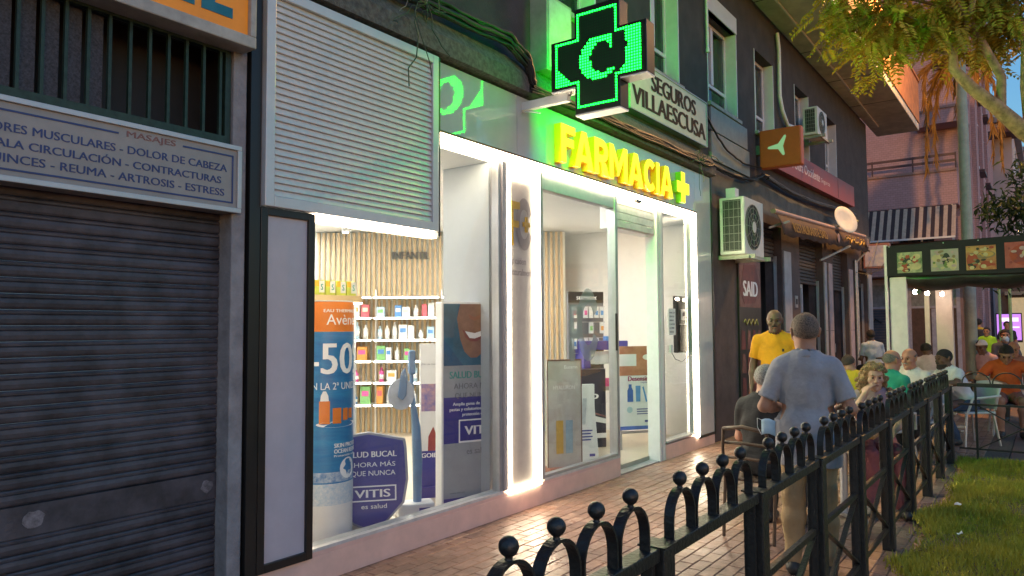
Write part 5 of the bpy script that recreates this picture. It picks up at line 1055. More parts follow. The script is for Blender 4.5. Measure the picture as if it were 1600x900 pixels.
    skirt = [(U(-.03, 0, .04), U(-.03, 0, -.13-hem*.6), .14*s*hips, .142*s*hips, Mt(1.15, .95, 1.), .05), (U(.03, 0, .04), U(.03, 0, -.13-hem*.6), .14*s*hips, .142*s*hips, Mt(1.15, .95, 1.), .05)] if (hem and not sit) else []
    garment('shirt', torso+sl+skirt, shirt, .0145, clips, .003)
    if collar:
        b = MB(); ring = []
        for i in range(21):
            a_ = R(360*i/20); c0 = nk+Rb @ (np.array([.072*math.cos(a_), .066*math.sin(a_)-.008, -.015+.02*(-math.sin(a_))])*s); ring.append((c0, nk+Rb @ (np.array([.068*math.cos(a_), .062*math.sin(a_)-.012, .035-.012*math.sin(a_)])*s), nk+Rb @ (np.array([.098*math.cos(a_), .09*math.sin(a_)-.012, -.01-.012*math.sin(a_)])*s)))
        for r3 in ring: b.v += [tuple(x) for x in r3]
        for i in range(20):
            for k_ in (0, 1): b.f.append((3*i+k_, 3*i+3+k_, 3*i+4+k_, 3*i+1+k_)); b.m.append(0); b.s.append(True)
        o = b.build('collar', shirt, rt_); md_ = o.modifiers.new('s', 'SOLIDIFY'); md_.thickness = .006
    tl_ = [torso[0]]+[p for p in leg]
    if legs:
        if shorts:
            cl2 = [plane((knees[e]+(HP[e]-knees[e])*.12)*np.array([1, 1, 1]), (knees[e]-HP[e])/np.linalg.norm(knees[e]-HP[e])) for e in (-1,)]
            garment('shorts', [torso[0]]+[leg[0], leg[3]], trousers, .022, cl2+[plane(U(0, 0, .1), upv)], .004)
        else: garment('trousers', tl_, trousers, .017, [plane(U(0, 0, .1), upv)]+[lambda X, Y, Z: (min(ankles[-1][2], ankles[1][2])-.03)-Z], .003)
        for e in (-1, 1): garment('shoe', foot[e], mat('shoe_%d' % int(shoe[0]*100), shoe, .5), .009, [lambda X, Y, Z, a=ankles[e]: Z-(a[2]+.005)], 0, .03, min(res, .012))
    # hair
    mh = mat('hair_%d_%d_%d' % tuple(int(c*200) for c in hairc), hairc, .7, var=.45, scale=110, bump=1., bscale=240)
    loc_ = lambda X, Y, Z: ((X-hc[0])*Hm[0, 0]+(Y-hc[1])*Hm[1, 0]+(Z-hc[2])*Hm[2, 0], (X-hc[0])*Hm[0, 1]+(Y-hc[1])*Hm[1, 1]+(Z-hc[2])*Hm[2, 1], (X-hc[0])*Hm[0, 2]+(Y-hc[1])*Hm[1, 2]+(Z-hc[2])*Hm[2, 2])
    cran = heads[1]; fr_ = min(res, .008)
    if hair in ('short', 'crop', 'fringe'):
        th = {'short': .012, 'crop': .0035, 'fringe': .004}[hair]
        def hl(X, Y, Z):
            x, y, z = loc_(X, Y, Z); return (.018+.72*y-z)*.8 if hair != 'crop' else (.005+.66*y-z)*.8
        def ear_cut(X, Y, Z):
            x, y, z = loc_(X, Y, Z); return .02-np.sqrt((np.abs(x)-.075)**2+(y+.015)**2+(z)**2)
        cs = [hl, ear_cut]
        if hair == 'fringe': cs.append(lambda X, Y, Z: loc_(X, Y, Z)[2]-.05+.25*loc_(X, Y, Z)[1])
        garment('hair', [cran], mh, th, cs, .0012, .02, fr_)
    elif hair == 'curly':
        cur = []
        for i in range(150):
            a_ = q.uniform(0, 6.28); z = q.uniform(-.15, .125); rr = .085+.03*q.random()*(1 if z < .05 else .4)+(.02 if z < -.02 else 0)
            if z > .04: rr *= math.sqrt(max(.08, 1-((z-.03)/.105)**2))
            x, y = rr*math.cos(a_), rr*math.sin(a_)-.012
            if y > .03 and z < .06 and abs(x) < .062: continue
            p = Hp(x, y, z); cur.append((p, p+np.array([q.gauss(0, .008), q.gauss(0, .008), -.012]), q.uniform(.011, .02), q.uniform(.009, .016), None, .006))
        garment('hair', [cran]+cur, mh, .006, [lambda X, Y, Z: np.where(loc_(X, Y, Z)[1] > .045, (.07-loc_(X, Y, Z)[2]), -1.)], .0, .012, .007)
    if beard: garment('beard', [heads[2], heads[3]], mat('beard_%d' % int(beard[0]*100), beard, .8, var=.3, scale=70), .006, [lambda X, Y, Z: loc_(X, Y, Z)[2]+.062+.25*np.maximum(0, .05-loc_(X, Y, Z)[1]), lambda X, Y, Z: -.01-loc_(X, Y, Z)[1]], .001, .02, fr_)
    if beard or moustache:
        c = beard or moustache; b = MB(); b.tube([tuple(Hp(-.03, .085, -.052)), tuple(Hp(-.014, .098, -.042)), tuple(Hp(0, .101, -.039)), tuple(Hp(.014, .098, -.042)), tuple(Hp(.03, .085, -.052))], [.004, .007, .006, .007, .004], 8); b.build('moustache', mat('beard_%d' % int(c[0]*100), c, .8, var=.3), rt_)
    b = MB()
    for e in (-1, 1): b.tube([tuple(Hp(e*.017, .093, .030)), tuple(Hp(e*.034, .091, .037)), tuple(Hp(e*.05, .078, .032))], .0042*hz, 5)
    b.build('eyebrows', mh, rt_)
    if not beard:
        b = MB(); b.tube([tuple(Hp(-.022, .0895, -.058)), tuple(Hp(0, .0962, -.057)), tuple(Hp(.022, .0895, -.058))], [.003, .0055, .003], 6); b.build('lips', mat('lips', (.26, .08, .06), .5, var=.05), rt_)
    if mask: garment('face_mask', [heads[2], (Hp(0, .08, -.03), Hp(0, .085, -.07), .03, .03, None, .03)], mask, .009, [lambda X, Y, Z: loc_(X, Y, Z)[2]+.012, lambda X, Y, Z: .015-loc_(X, Y, Z)[1]], 0, .02, fr_)
    if cap: garment('cap', [cran], cap, .014, [lambda X, Y, Z: (.04+.2*loc_(X, Y, Z)[1]-loc_(X, Y, Z)[2])], 0, .02, fr_)
    rt_['_j'] = 0; del rt_['_j']
    return rt_
def carve(F, xs, ys, zs, c, r, k):
    i0, i1 = np.searchsorted(xs, [c[0]-.05, c[0]+.05]); j0, j1 = np.searchsorted(ys, [c[1]-.05, c[1]+.05]); k0, k1 = np.searchsorted(zs, [c[2]-.05, c[2]+.05])
    P = np.meshgrid(xs[i0:i1]-c[0], ys[j0:j1]-c[1], zs[k0:k1]-c[2], indexing='ij'); D_ = -(np.sqrt(P[0]**2+P[1]**2+P[2]**2)-r); G = F[i0:i1, j0:j1, k0:k1]
    h_ = np.clip(.5-.5*(G-D_)/k, 0, 1); F[i0:i1, j0:j1, k0:k1] = G*(1-h_)+D_*h_+k*h_*(1-h_); return F

# standing man in grey shirt, seen from behind, mask hanging from his left hand side
person('standing man in grey short sleeved shirt and khaki trousers, seen from behind', (5.05, -2.50, 0), -80, cloth('grey_blue', (.29, .30, .335)), cloth('khaki', (.36, .25, .13)), 'tan', h=1.67, res=.009, head=(14, 4, 0), hair='crop', hairc=(.18, .13, .10), belly=.02, shoulders=1.02, headscale=1.1,
       elbows=[(-.262, -.05, 1.07), (.262, -.05, 1.07)], wrists=[(-.16, .17, 1.05), (.16, .17, 1.05)], sleeve=.78, collar=True, hem=.16, seed=3)
mk_ = thing('face_mask', 'pale blue face mask hanging by the elbow of the man in grey', 'face mask', (4.98, -2.30, .93), -75)
b = MB(); vs = []
for i in range(7):
    for j in range(6): vs.append((-.075+.15*i/6, -.02*math.sin(math.pi*i/6)+.004*math.sin(j*2.5), -.05+.1*j/5+.012*math.sin(i)))
b.add(vs, [(i*6+j, i*6+6+j, i*6+7+j, i*6+1+j) for i in range(6) for j in range(5)], 0, True); o = b.build('sheet', mat('mask_blue', (.45, .62, .74), .8, var=.06), mk_); o.modifiers.new('s', 'SOLIDIFY').thickness = .004
b = MB()
for e in (-1, 1): b.tube([(e*.075, 0, .05), (e*.1, .0, .06), (e*.1, .0, -.0), (e*.075, 0, -.05)], .002, 5)
b.build('ear_loops', m_white, mk_)
# man in yellow T-shirt
ym = person('standing man in yellow T-shirt with moustache facing the street', (8.72, -1.22, 0), 104, cloth('yellow', (.66, .27, .004)), cloth('dark', (.03, .03, .035)), 'brown', h=1.80, res=.011, hair='none', hairc=(.03, .02, .018), moustache=(.015, .012, .012), belly=.025, shoulders=1.12, head=(0, 6, 0), sleeve=.72, seed=5)
b = MB().box(-.012, .012, -.004, .004, -.016, .016); b.build('shirt_logo', m_dark, ym, loc=(-.09, .165, 1.33))
# seated old man, back to us
person('seated man with grey hair in black T-shirt, back to the camera', (5.78, -1.96, 0), -98, cloth('black', (.022, .022, .024)), cloth('dark', (.03, .03, .035)), 'fair', sit=True, h=1.66, res=.011, lean=8, hair='short', hairc=(.3, .29, .28), head=(18, 0, 0), elbows=None, seed=6, group='seated people')
# blonde woman
person('seated woman with curly blonde hair holding a hand to her mouth', (7.25, -2.50, 0), 112, cloth('mauve', (.3, .2, .22)), cloth('pink_dark', (.25, .08, .09)), 'fair', sit=True, h=1.60, res=.011, hair='curly', hairc=(.34, .2, .085), female=True, lean=6, shoulders=.9, elbows=[(-.23, .1, .78), (.20, .26, .84)], wrists=[(-.08, .34, .70), (.115, .22, 1.0)], grip={-1: (0, 0, 0), 1: (-.5, -.2, .1)}, head=(0, 3, 0), seed=7, group='seated people')
person('bald seated man in green T-shirt, seen from behind', (9.2, -2.28, 0), -112, cloth('green', (.02, .26, .17)), cloth('dark', (.03, .03, .035)), 'ruddy', sit=True, h=1.74, res=.012, lean=12, hair='fringe', hairc=(.2, .17, .15), head=(-14, 0, 0), belly=.03, seed=8, group='seated people')
person('seated person in yellow shirt mostly hidden behind the man in green', (10.05, -1.82, 0), -60, cloth('yellow_b', (.6, .42, .02)), cloth('dark', (.03, .03, .035)), 'tan', sit=True, h=1.62, res=.016, lean=24, hair='short', head=(-30, 5, 0), seed=9, group='seated people')
person('bald seated man with grey moustache looking to the left', (10.25, -2.42, 0), 72, cloth('white_b', (.55, .5, .48)), cloth('dark', (.03, .03, .035)), 'ruddy', sit=True, h=1.70, res=.012, hair='fringe', hairc=(.12, .1, .09), moustache=(.25, .23, .21), head=(-6, 2, 0), lean=4, seed=10, group='seated people')
person('bearded man in white T-shirt leaning forward on a white plastic chair', (11.75, -2.85, 0), 42, cloth('white', (.6, .6, .63)), cloth('denim', (.045, .075, .13)), 'brown', sit=True, h=1.78, res=.012, lean=30, hair='crop', hairc=(.02, .016, .015), beard=(.02, .016, .015), head=(-4, -2, 0), elbows=[(-.26, .32, .84), (.26, .30, .84)], wrists=[(-.16, .55, .80), (.14, .56, .80)], ankles=[(-.12, .25, .09), (.12, .38, .09)], seed=11, group='seated people')
person('seated man in orange T-shirt with bowed head at the right edge', (13.1, -3.25, 0), 100, cloth('orange', (.55, .09, .015)), cloth('shorts_red', (.25, .1, .09)), 'tan', sit=True, h=1.78, res=.013, lean=12, hair='short', hairc=(.018, .014, .013), head=(-6, 26, 0), shorts=True, shoulders=1.1, elbows=[(-.42, .12, .86), (.36, .2, .82)], wrists=[(-.4, .36, .84), (.14, .4, .78)], seed=12, group='seated people')
person('seated person in pale pink shirt hunched behind the white post', (14.6, -2.12, 0), -70, cloth('pale_pink', (.55, .42, .42)), cloth('dark', (.03, .03, .035)), 'brown', sit=True, h=1.76, res=.016, lean=22, hair='short', hairc=(.02, .016, .015), seed=13, head=(-20, 8, 0), group='seated people', shoulders=1.15)
person('seated man in light blue T-shirt beside the far shop door', (17.3, -.75, 0), -60, cloth('light_blue', (.34, .42, .52)), cloth('dark', (.03, .03, .035)), 'brown', sit=True, h=1.78, res=.017, lean=12, hair='short', hairc=(.02, .016, .015), seat=.62, seed=14, group='seated people')
person('seated person with pale cap and pink top in the far terrace', (16.4, -2.86, 0), 60, cloth('pink_grey', (.5, .3, .32)), cloth('dark', (.03, .03, .035)), 'brown', sit=True, h=1.75, res=.018, lean=14, seed=15, cap=cloth('cap', (.6, .56, .5)), group='seated people')
person('person with blue face mask and dark clothes in the far terrace', (18.4, -3.05, 0), 98, cloth('slate', (.06, .07, .09)), cloth('dark', (.03, .03, .035)), 'tan', sit=True, h=1.78, res=.018, seat=.6, mask=mat('mask_blue', (.45, .62, .74), .8, var=.06), hairc=(.02, .016, .015), seed=16, group='seated people')
person('seated person in reddish shirt behind the man in orange', (15.2, -3.3, 0), 90, cloth('rust', (.3, .12, .1)), cloth('dark', (.03, .03, .035)), 'ruddy', sit=True, h=1.72, res=.018, hair='fringe', head=(0, 20, 0), seed=17, group='seated people')
bp_ = person('standing person in yellow shirt with dark backpack far down the street', (26.0, -2.1, 0), -95, cloth('yellow_c', (.55, .38, .03)), cloth('dark', (.03, .03, .035)), 'tan', h=1.80, res=.022, hairc=(.02, .016, .015), seed=18, group='far passers-by')
bx(-.16, .16, -.30, -.13, 1.05, 1.48).build('backpack', mat('backpack', (.03, .035, .05), .7), bp_, bevel=.05)
person('standing person in black clothes far down the street', (27.2, -2.75, 0), 95, cloth('black', (.022, .022, .024)), cloth('dark', (.03, .03, .035)), 'tan', h=1.72, res=.022, seed=19, hairc=(.02, .016, .015), group='far passers-by')
person('person in lime green vest far down the street', (22.5, -2.5, 0), 80, cloth('lime', (.28, .6, .03)), cloth('dark', (.03, .03, .035)), 'tan', h=1.55, res=.022, seed=20, hairc=(.02, .016, .015), group='far passers-by')
# ------------------------------------------------------------------ brick corner building across the side street
m_brick = bpy.data.materials.new('brick_far'); m_brick.use_nodes = True; n = m_brick.node_tree.nodes; l = m_brick.node_tree.links; p = n['Principled BSDF']; p.inputs['Roughness'].default_value = .85
tc = n.new('ShaderNodeTexCoord'); mp = n.new('ShaderNodeMapping'); mp.inputs['Rotation'].default_value = (R(90), 0, 0); br = n.new('ShaderNodeTexBrick'); br.inputs['Scale'].default_value = 3.2; br.inputs['Color1'].default_value = (.43, .27, .28, 1); br.inputs['Color2'].default_value = (.38, .235, .24, 1); br.inputs['Mortar'].default_value = (.2, .15, .14, 1); br.inputs['Mortar Size'].default_value = .012
sx_ = n.new('ShaderNodeSeparateXYZ'); ad = n.new('ShaderNodeMath'); cb_ = n.new('ShaderNodeCombineXYZ'); l.new(tc.outputs['Object'], sx_.inputs[0]); l.new(sx_.outputs[0], ad.inputs[0]); l.new(sx_.outputs[1], ad.inputs[1]); l.new(ad.outputs[0], cb_.inputs[0]); l.new(sx_.outputs[2], cb_.inputs[1]); l.new(cb_.outputs[0], br.inputs[0]); l.new(br.outputs[0], p.inputs['Base Color'])
bk = thing('brick_building', 'pink brick corner building with striped balcony awnings', 'building', (30, -1.8, 0))
# own frame: x along the street (0 = front face), y towards the left
bx(0, 14, 0, 9, 0, 4.3).build('ground_floor', mat('plinth_pink', (.27, .17, .155), .8, var=.15, scale=2), bk)
bx(.0, 14, .001, 9, 4.31, 6.0).build('recess_wall', m_brick, bk); bx(0, 14, .002, 9, 6.001, 24).build('upper_wall', m_brick, bk)
def balcony(z, h_, y0, y1, nm='balcony'):
    o = MB().prism([(0, y0), (-1.0, y0), (-1.0, y1-.6), (-.6, y1), (0, y1)], z, z+h_, 'z').build(nm, m_brick, bk); MB().prism([(0, y0), (-1.05, y0), (-1.05, y1-.6), (-.62, y1+.04), (0, y1+.04)], z+h_+.001, z+h_+.08, 'z').build('coping', mat('coping', (.3, .19, .16), .7), o)
    return o
def railing(z, y0, y1, par):
    for dz in (.28, .5): MB().bar((-.98, y0, z+dz), (-.98, y1-.6, z+dz), .05, .08).build('rail', mat('rail_maroon', (.07, .03, .035), .5), par)
    k = 0
    while y0+k*1.3 < y1-.6: bx(-1.0, -.96, y0+k*1.3, y0+k*1.3+.05, z, z+.55).build('baluster', MATS['rail_maroon'], par); k += 1
b1_ = balcony(5.75, 1.15, .35, 4.6); railing(6.98, .35, 4.6, b1_)
b0_ = balcony(3.35, .55, .35, 4.6); railing(3.98, .35, 4.6, b0_)
b2_ = balcony(8.6, .5, -.0, 1.6)
for k in range(4): bx(-.98, -.93, .5+k*.95, .56+k*.95, 4.0, 5.75).build('balcony_post', m_frame, b0_)
for y in (1.2, 3.0): bx(-.02, -.001, y, y+1.1, 4.35, 5.7).build('window', m_glass_d, bk)
def awning(label, y0, y1, z0, z1, dx, c1, c2_, n_):
    o = thing('striped_awning', label, 'awning', (29.0, -1.8, 0), group='balcony awnings'); wd = (y1-y0)/n_
    for k in range(n_):
        b = MB(); b.add([(-.02, y0+k*wd, z1), (-.02, y0+(k+1)*wd, z1), (-dx, y0+(k+1)*wd, z0), (-dx, y0+k*wd, z0)], [(0, 1, 2, 3)]); q = b.build('stripe', (c1, c2_)[k % 2], o); q.modifiers.new('s', 'SOLIDIFY').thickness = .02
    MB().bar((-dx, y0, z0), (-dx, y1, z0), .06, .06).build('front_bar', m_frame, o); return o
awning('cream and black striped awning on the brick balcony', .4, 3.35, 4.55, 5.72, .75, mat('aw_cream', (.5, .38, .28), .8), mat('aw_black', (.05, .03, .03), .8), 24)
awning('orange and brown striped awning left of the cream striped one', 3.6, 4.7, 4.3, 5.72, .12, mat('aw_orange', (.55, .2, .05), .8, emit=(.6, .2, .04), es=.02), mat('aw_brown', (.09, .035, .03), .8), 9)  # orange stripes given a faint glow in their material
# long side of the building with window strips
for k in range(3):
    bx(.6+k*3.2, 1.7+k*3.2, -.14, .0, .0, 22).build('brick_pier', m_brick, bk)
    for z in (4.8, 7.6, 10.4, 13.2):
        f = bx(2.0+k*3.2, 3.2+k*3.2, -.07, -.001, z, z+1.7).build('window', m_frame, bk); bx(2.08+k*3.2, 3.12+k*3.2, -.076, -.071, z+.08, z+1.62).build('pane', m_glass_d, f); bx(1.9+k*3.2, 3.3+k*3.2, -.3, -.08, z-.35, z-.25).build('ledge', MATS['rail_maroon'], f)
bx(13.6, 15.5, -1.4, -.01, 11.2, 11.5).build('eave', mat('eave_red', (.12, .04, .035), .7), bk)
# ground floor doors and shutters
for k, (y0, y1, kind) in enumerate(((5.0, 6.4, 's'), (2.7, 4.5, 's'), (.6, 2.0, 'd'))):
    o = thing('street_shutter', ('dark grey shutter at the left of the brick building', 'dark grey shutter with scribble on the brick building', 'brown doorway of the brick building')[k], 'shutter' if kind == 's' else 'door', (30, -1.8+y0, 0)); w_ = y1-y0
    b = MB(); b.box(-.06, -.001, -.12, -.001, 0, 3.1).box(-.06, -.001, w_+.001, w_+.12, 0, 3.1).box(-.06, -.001, -.12, w_+.12, 3.101, 3.3); b.build('frame', mat('frame_lilac', (.38, .36, .44), .5), o)
    bx(-.03, -.002, .0, w_, 2.3, 3.1).build('transom', mat('transom_grey', (.14, .15, .16), .3, c2=(.3, .3, .32), scale=6), o); bx(-.035, -.002, .0, w_, 2.22, 2.3).build('transom_bar', MATS['frame_lilac'], o)
    if kind == 's':
        for i in range(22): MB().prism([(-.002, 0), (-.03, .01), (-.03, .08), (-.002, .095)], 0, .001, 'y') if False else bx(-.03, -.002, .0, w_, i*.1, i*.1+.09).build('slat', mat('slat_blue', (.06, .065, .09), .5, var=.15), o)
        if k == 1: MB().tube([(-.035, .3, 1.7), (-.035, .5, 1.85), (-.035, .6, 1.65), (-.035, .8, 1.8), (-.035, .95, 1.7)], .03, 5).build('scribble', m_dark, o)
    else: bx(-.03, -.002, .0, w_, 0, 2.2).build('leaf', mat('door_brown', (.1, .05, .04), .5, var=.2), o); bx(-.05, -.031, w_*.45, w_*.55, 0, 2.2).build('stile', MATS['frame_lilac'], o)
o = thing('wall_plaque', 'small pale blue plaque on the brick balcony front', 'plaque', (28.9, .05, 3.45)); bx(-.05, -.001, -.16, .16, 0, .45).build('plate', mat('plaque_blue', (.3, .38, .6), .4), o); bx(-.056, -.051, -.12, .12, .04, .16).build('band', m_navy, o)
o = thing('air_conditioner', 'far air conditioner under the brick balcony beside the lamp pole', 'air conditioner', (28.9, -1.55, 3.35), group='outdoor air conditioning units'); bx(-.35, -.001, -.4, .4, 0, .6).build('case', mat('ac_white', (.5, .5, .47), .45), o, bevel=.01); MB().prism([(.0+.22*math.cos(R(k*20)), .3+.22*math.sin(R(k*20))) for k in range(18)], -.36, -.351, 'x').build('fan_opening', m_dark, o)
# small street in front of it
struct(bx(22.5, 29, -20, 12, -.028, -.012).build('side_street', mat('asphalt', (.06, .055, .055), .8)))

# ------------------------------------------------------------------ farther buildings
def block(name, label, loc, dims, c, rows, cols_, z0, dz, wy, wmat=None):
    o = thing(name, label, 'building', loc); L_, D_, H_ = dims
    bx(0, L_, 0, D_, 0, H_).build('wall', mat('far_'+name+str(int(loc[0])), c, .8, var=.08, scale=1), o); bx(-.3, L_+.3, -.3, D_, H_+.001, H_+.3).build('cornice', mat('far_cornice', (.3, .27, .27), .8), o)
    for r_ in range(rows):
        for k in range(cols_):
            f = bx(1+k*2.6, 2.3+k*2.6, -.1, -.001, z0+r_*dz, z0+1.6+r_*dz).build('window', m_frame, o); bx(1.1+k*2.6, 2.2+k*2.6, -.106, -.101, z0+.1+r_*dz, z0+1.5+r_*dz).build('pane', m_glass_d, f)
            if k % 2 == 0: q = bx(.6+k*2.6, 2.7+k*2.6, -1.1, -.002, z0-.9+r_*dz, z0+.1+r_*dz).build('balcony', MATS['far_'+name+str(int(loc[0]))], o); bx(.55+k*2.6, 2.75+k*2.6, -1.15, -.003, z0+.101+r_*dz, z0+.16+r_*dz).build('coping', m_frame, q)
        # end face, seen along the street
        for k in range(2): f = bx(-.1, -.001, 1+k*3, 2.2+k*3, z0+r_*dz, z0+1.6+r_*dz).build('window', m_frame, o); bx(-.106, -.101, 1.1+k*3, 2.1+k*3, z0+.1+r_*dz, z0+1.5+r_*dz).build('pane', m_glass_d, f)
    return o
block('white_apartments', 'pale apartment block with stacked balconies beyond the brick building', (45, -2.6, 0), (16, 10, 12.0), (.55, .45, .45), 3, 6, 3.2, 3.0, 0)
block('pink_apartments', 'distant pale pink apartment block at the end of the street', (66, -5.2, 0), (20, 10, 14.5), (.5, .36, .33), 4, 6, 3.0, 3.0, 0)
block('tall_apartments', 'tall distant grey block with bluish windows at the end of the street', (95, -9.0, 0), (20, 12, 19), (.32, .3, .33), 5, 6, 3.0, 3.0, 0)
block('opposite_apartments', 'distant building closing the far right end of the street', (70, -26.0, 0), (20, 12, 9), (.3, .22, .2), 2, 6, 3.0, 3.0, 0)
# things glimpsed under the canopy
wl = thing('street_wall', 'pinkish garden wall glimpsed under the terrace canopy', 'wall', (36, -2.2, 0)); bx(-.1, .1, -14, 0, 0, 3.6).build('wall', mat('wall_mauve', (.17, .125, .115), .85, var=.2, scale=.8), wl); bx(-.14, .14, -14, 0, 3.601, 3.7).build('coping', mat('far_cornice', (.3, .27, .27), .8), wl)
sd_ = thing('lit_doorway', 'lit yellowish doorway behind the far passers-by', 'doorway', (35.85, -2.6, 0)); bx(-.03, -.001, -1.4, .0, 0, 2.7).build('opening', mat('doorway_lit', (.5, .4, .25), .5, emit=(.9, .7, .4), es=.07, var=.2, scale=1.5), sd_); b = MB(); b.box(-.08, -.031, -1.5, -1.4, 0, 2.8).box(-.08, -.031, 0, .1, 0, 2.8).box(-.3, -.031, -1.6, .2, 2.801, 2.95); b.build('frame', m_alud, sd_); bx(-.06, -.031, -.75, -.65, 0, 2.7).build('stile', m_alud, sd_)
sn = thing('lit_screen', 'glowing violet screen far down the street', 'screen', (31, -2.67, 0)); bx(-.04, .04, -.38, .38, 1.0, 2.02).build('case', m_dark, sn); b = MB(); 
sm_ = mat('screen_violet', (.3, .15, .5), .4, emit=(.62, .25, 1.), es=.2, var=0); bx(-.05, -.041, -.35, .35, 1.08, 1.98).build('panel', sm_, sn)
for k, (y0, y1, z0, z1) in enumerate(((-.28, .2, 1.72, 1.86), (-.3, .1, 1.5, 1.55), (-.15, .3, 1.2, 1.3))): bx(-.054, -.051, y0, y1, z0, z1).build('screen_shape', emis('screen_pale', (.9, .6, 1.), .3), sn)
bx(-.03, .03, -.05, .05, 0, 1.0).build('stand', m_dark, sn)
for k, (x, y) in enumerate(((26.5, -2.62), (24.5, -2.95))):
    o = thing('thin_green_post', ('thin pale green post left of the violet screen', 'thin pale green post right of the violet screen')[k], 'post', (x, y, 0), group='thin green posts'); MB().cyl((0, 0, .05), (0, 0, 3.2), .04, n=10).build('shaft', mat('post_green', (.2, .36, .2), .5, var=.1), o); MB().lathe([(.09, 0), (.09, .03), (.045, .06)], 12).build('base', m_dark, o)

# parked car, front lamp lit
def car(label, loc, rz, c):
    o = thing('parked_car', label, 'car', loc, rz); mb = mat('car_paint', c, .25, .2, coat=.6, var=.05)
    prof = [(-2.0, .35), (-2.05, .6), (-1.95, .85), (-1.2, .95), (-.7, 1.42), (.7, 1.45), (1.35, .98), (2.0, .85), (2.08, .55), (2.0, .32)]
    MB().prism(prof, -.85, .85, 'y').build('body', mb, o, bevel=.07)
    gp = [(-1.05, .98), (-.68, 1.36), (.62, 1.38), (1.15, 1.0)]
    for s in (-1, 1): MB().prism(gp, s*.852, s*.86, 'y').build('side_window', m_glass_d, o)
    for x in (-1.3, 1.3):
        for s in (-1, 1):
            w_ = MB().tube([(x, s*.7, .32), (x, s*.88, .32)], .32, 20).build('wheel', mat('tyre', (.02, .02, .02), .8), o); MB().tube([(x, s*.881, .32), (x, s*.89, .32)], .2, 14).build('rim', m_alu, w_)
    MB().add([(-1.24, -.7, 1.0), (-1.24, .7, 1.0), (-.76, .6, 1.4), (-.76, -.6, 1.4)], [(0, 1, 2, 3)]).build('windscreen', m_glass_d, o, loc=(-.03, 0, .02))
    for s in (-1, 1): bx(-2.10, -2.02, s*.62-.16, s*.62+.16, .62, .76).build('headlight', emis('headlamp', (1, .95, .85), 1.) if s < 0 else m_alu, o, bevel=.02)
    return o
car('dark parked car with a lit headlamp beyond the terrace', (33, -4.3, 0), 0, (.03, .03, .04))

# ------------------------------------------------------------------ street lamp: the pole in view, its sodium head above the frame
lp = thing('street_lamp', 'tall pale green lamp pole behind the canopy', 'street lamp', (16.4, -2.6, 0))
MB().tube([(0, 0, .3), (0, 0, 3), (0, 0, 8.6)], [.11, .1, .08], 16).build('pole', mat('pole_green', (.32, .36, .31), .5, var=.12, scale=6), lp); MB().lathe([(.19, 0), (.19, .04), (.14, .08), (.135, .32), (.125, .34)], 16).build('pole_base', m_dark, lp)
MB().tube([(0, 0, 8.55),  (.3, .25, 9.3), (.8, .6, 9.6)], .05, 8).build('arm', MATS['pole_green'], lp); bx(.7, 1.3, .5, .8, 9.56, 9.7).build('lamp_head', m_alud, lp, bevel=.03); bx(.77, 1.23, .54, .76, 9.54, 9.558).build('lens', emis('sodium', (1, .45, .1), 6.), lp)
ll = bpy.data.lights.new('sodium_light', 'POINT'); ll.energy = 680; ll.color = (1, .5, .15); ll.shadow_soft_size = .15; lo_ = bpy.data.objects.new('sodium_light', ll); col.objects.link(lo_); lo_.parent = lp; lo_.location = (1.0, .65, 9.5)

# ------------------------------------------------------------------ vegetation
def leafmat(name, c, c2):
    fresh = name not in MATS; M = mat(name, c, .55, c2=c2, scale=1.8, var=.2, spec=.3)
    if fresh:           # thin leaves let light through
        n, l = M.node_tree.nodes, M.node_tree.links; p = n['Principled BSDF']; tr = n.new('ShaderNodeBsdfTranslucent'); mx = n.new('ShaderNodeMixShader'); mx.inputs[0].default_value = .42
        l.new(p.inputs['Base Color'].links[0].from_socket, tr.inputs[0]); l.new(p.outputs[0], mx.inputs[1]); l.new(tr.outputs[0], mx.inputs[2]); l.new(mx.outputs[0], n['Material Output'].inputs[0])
    return M
def leaves_obj(name, items, mt, parent):
    """items: (centre, direction, normal, length, width) -> folded leaflets, one mesh"""
    V, F_ = [], []
    for c, d, n_, L_, w_ in items:
        s_ = d.cross(n_).normalized()*w_*.5; b0 = len(V); m_ = c+d*L_*.5
        V += [tuple(c), tuple(m_+s_+n_*w_*.15), tuple(c+d*L_-n_*L_*.12), tuple(m_-s_+n_*w_*.15)]; F_ += [(b0, b0+1, b0+2), (b0, b0+2, b0+3)]
    me = bpy.data.meshes.new(name); me.from_pydata(V, [], F_); me.materials.append(mt); me.update(); return tag(mk(name, me, parent), kind='stuff')
def rv(q, s=1.): return Vector((q.gauss(0, s), q.gauss(0, s), q.gauss(0, s)))
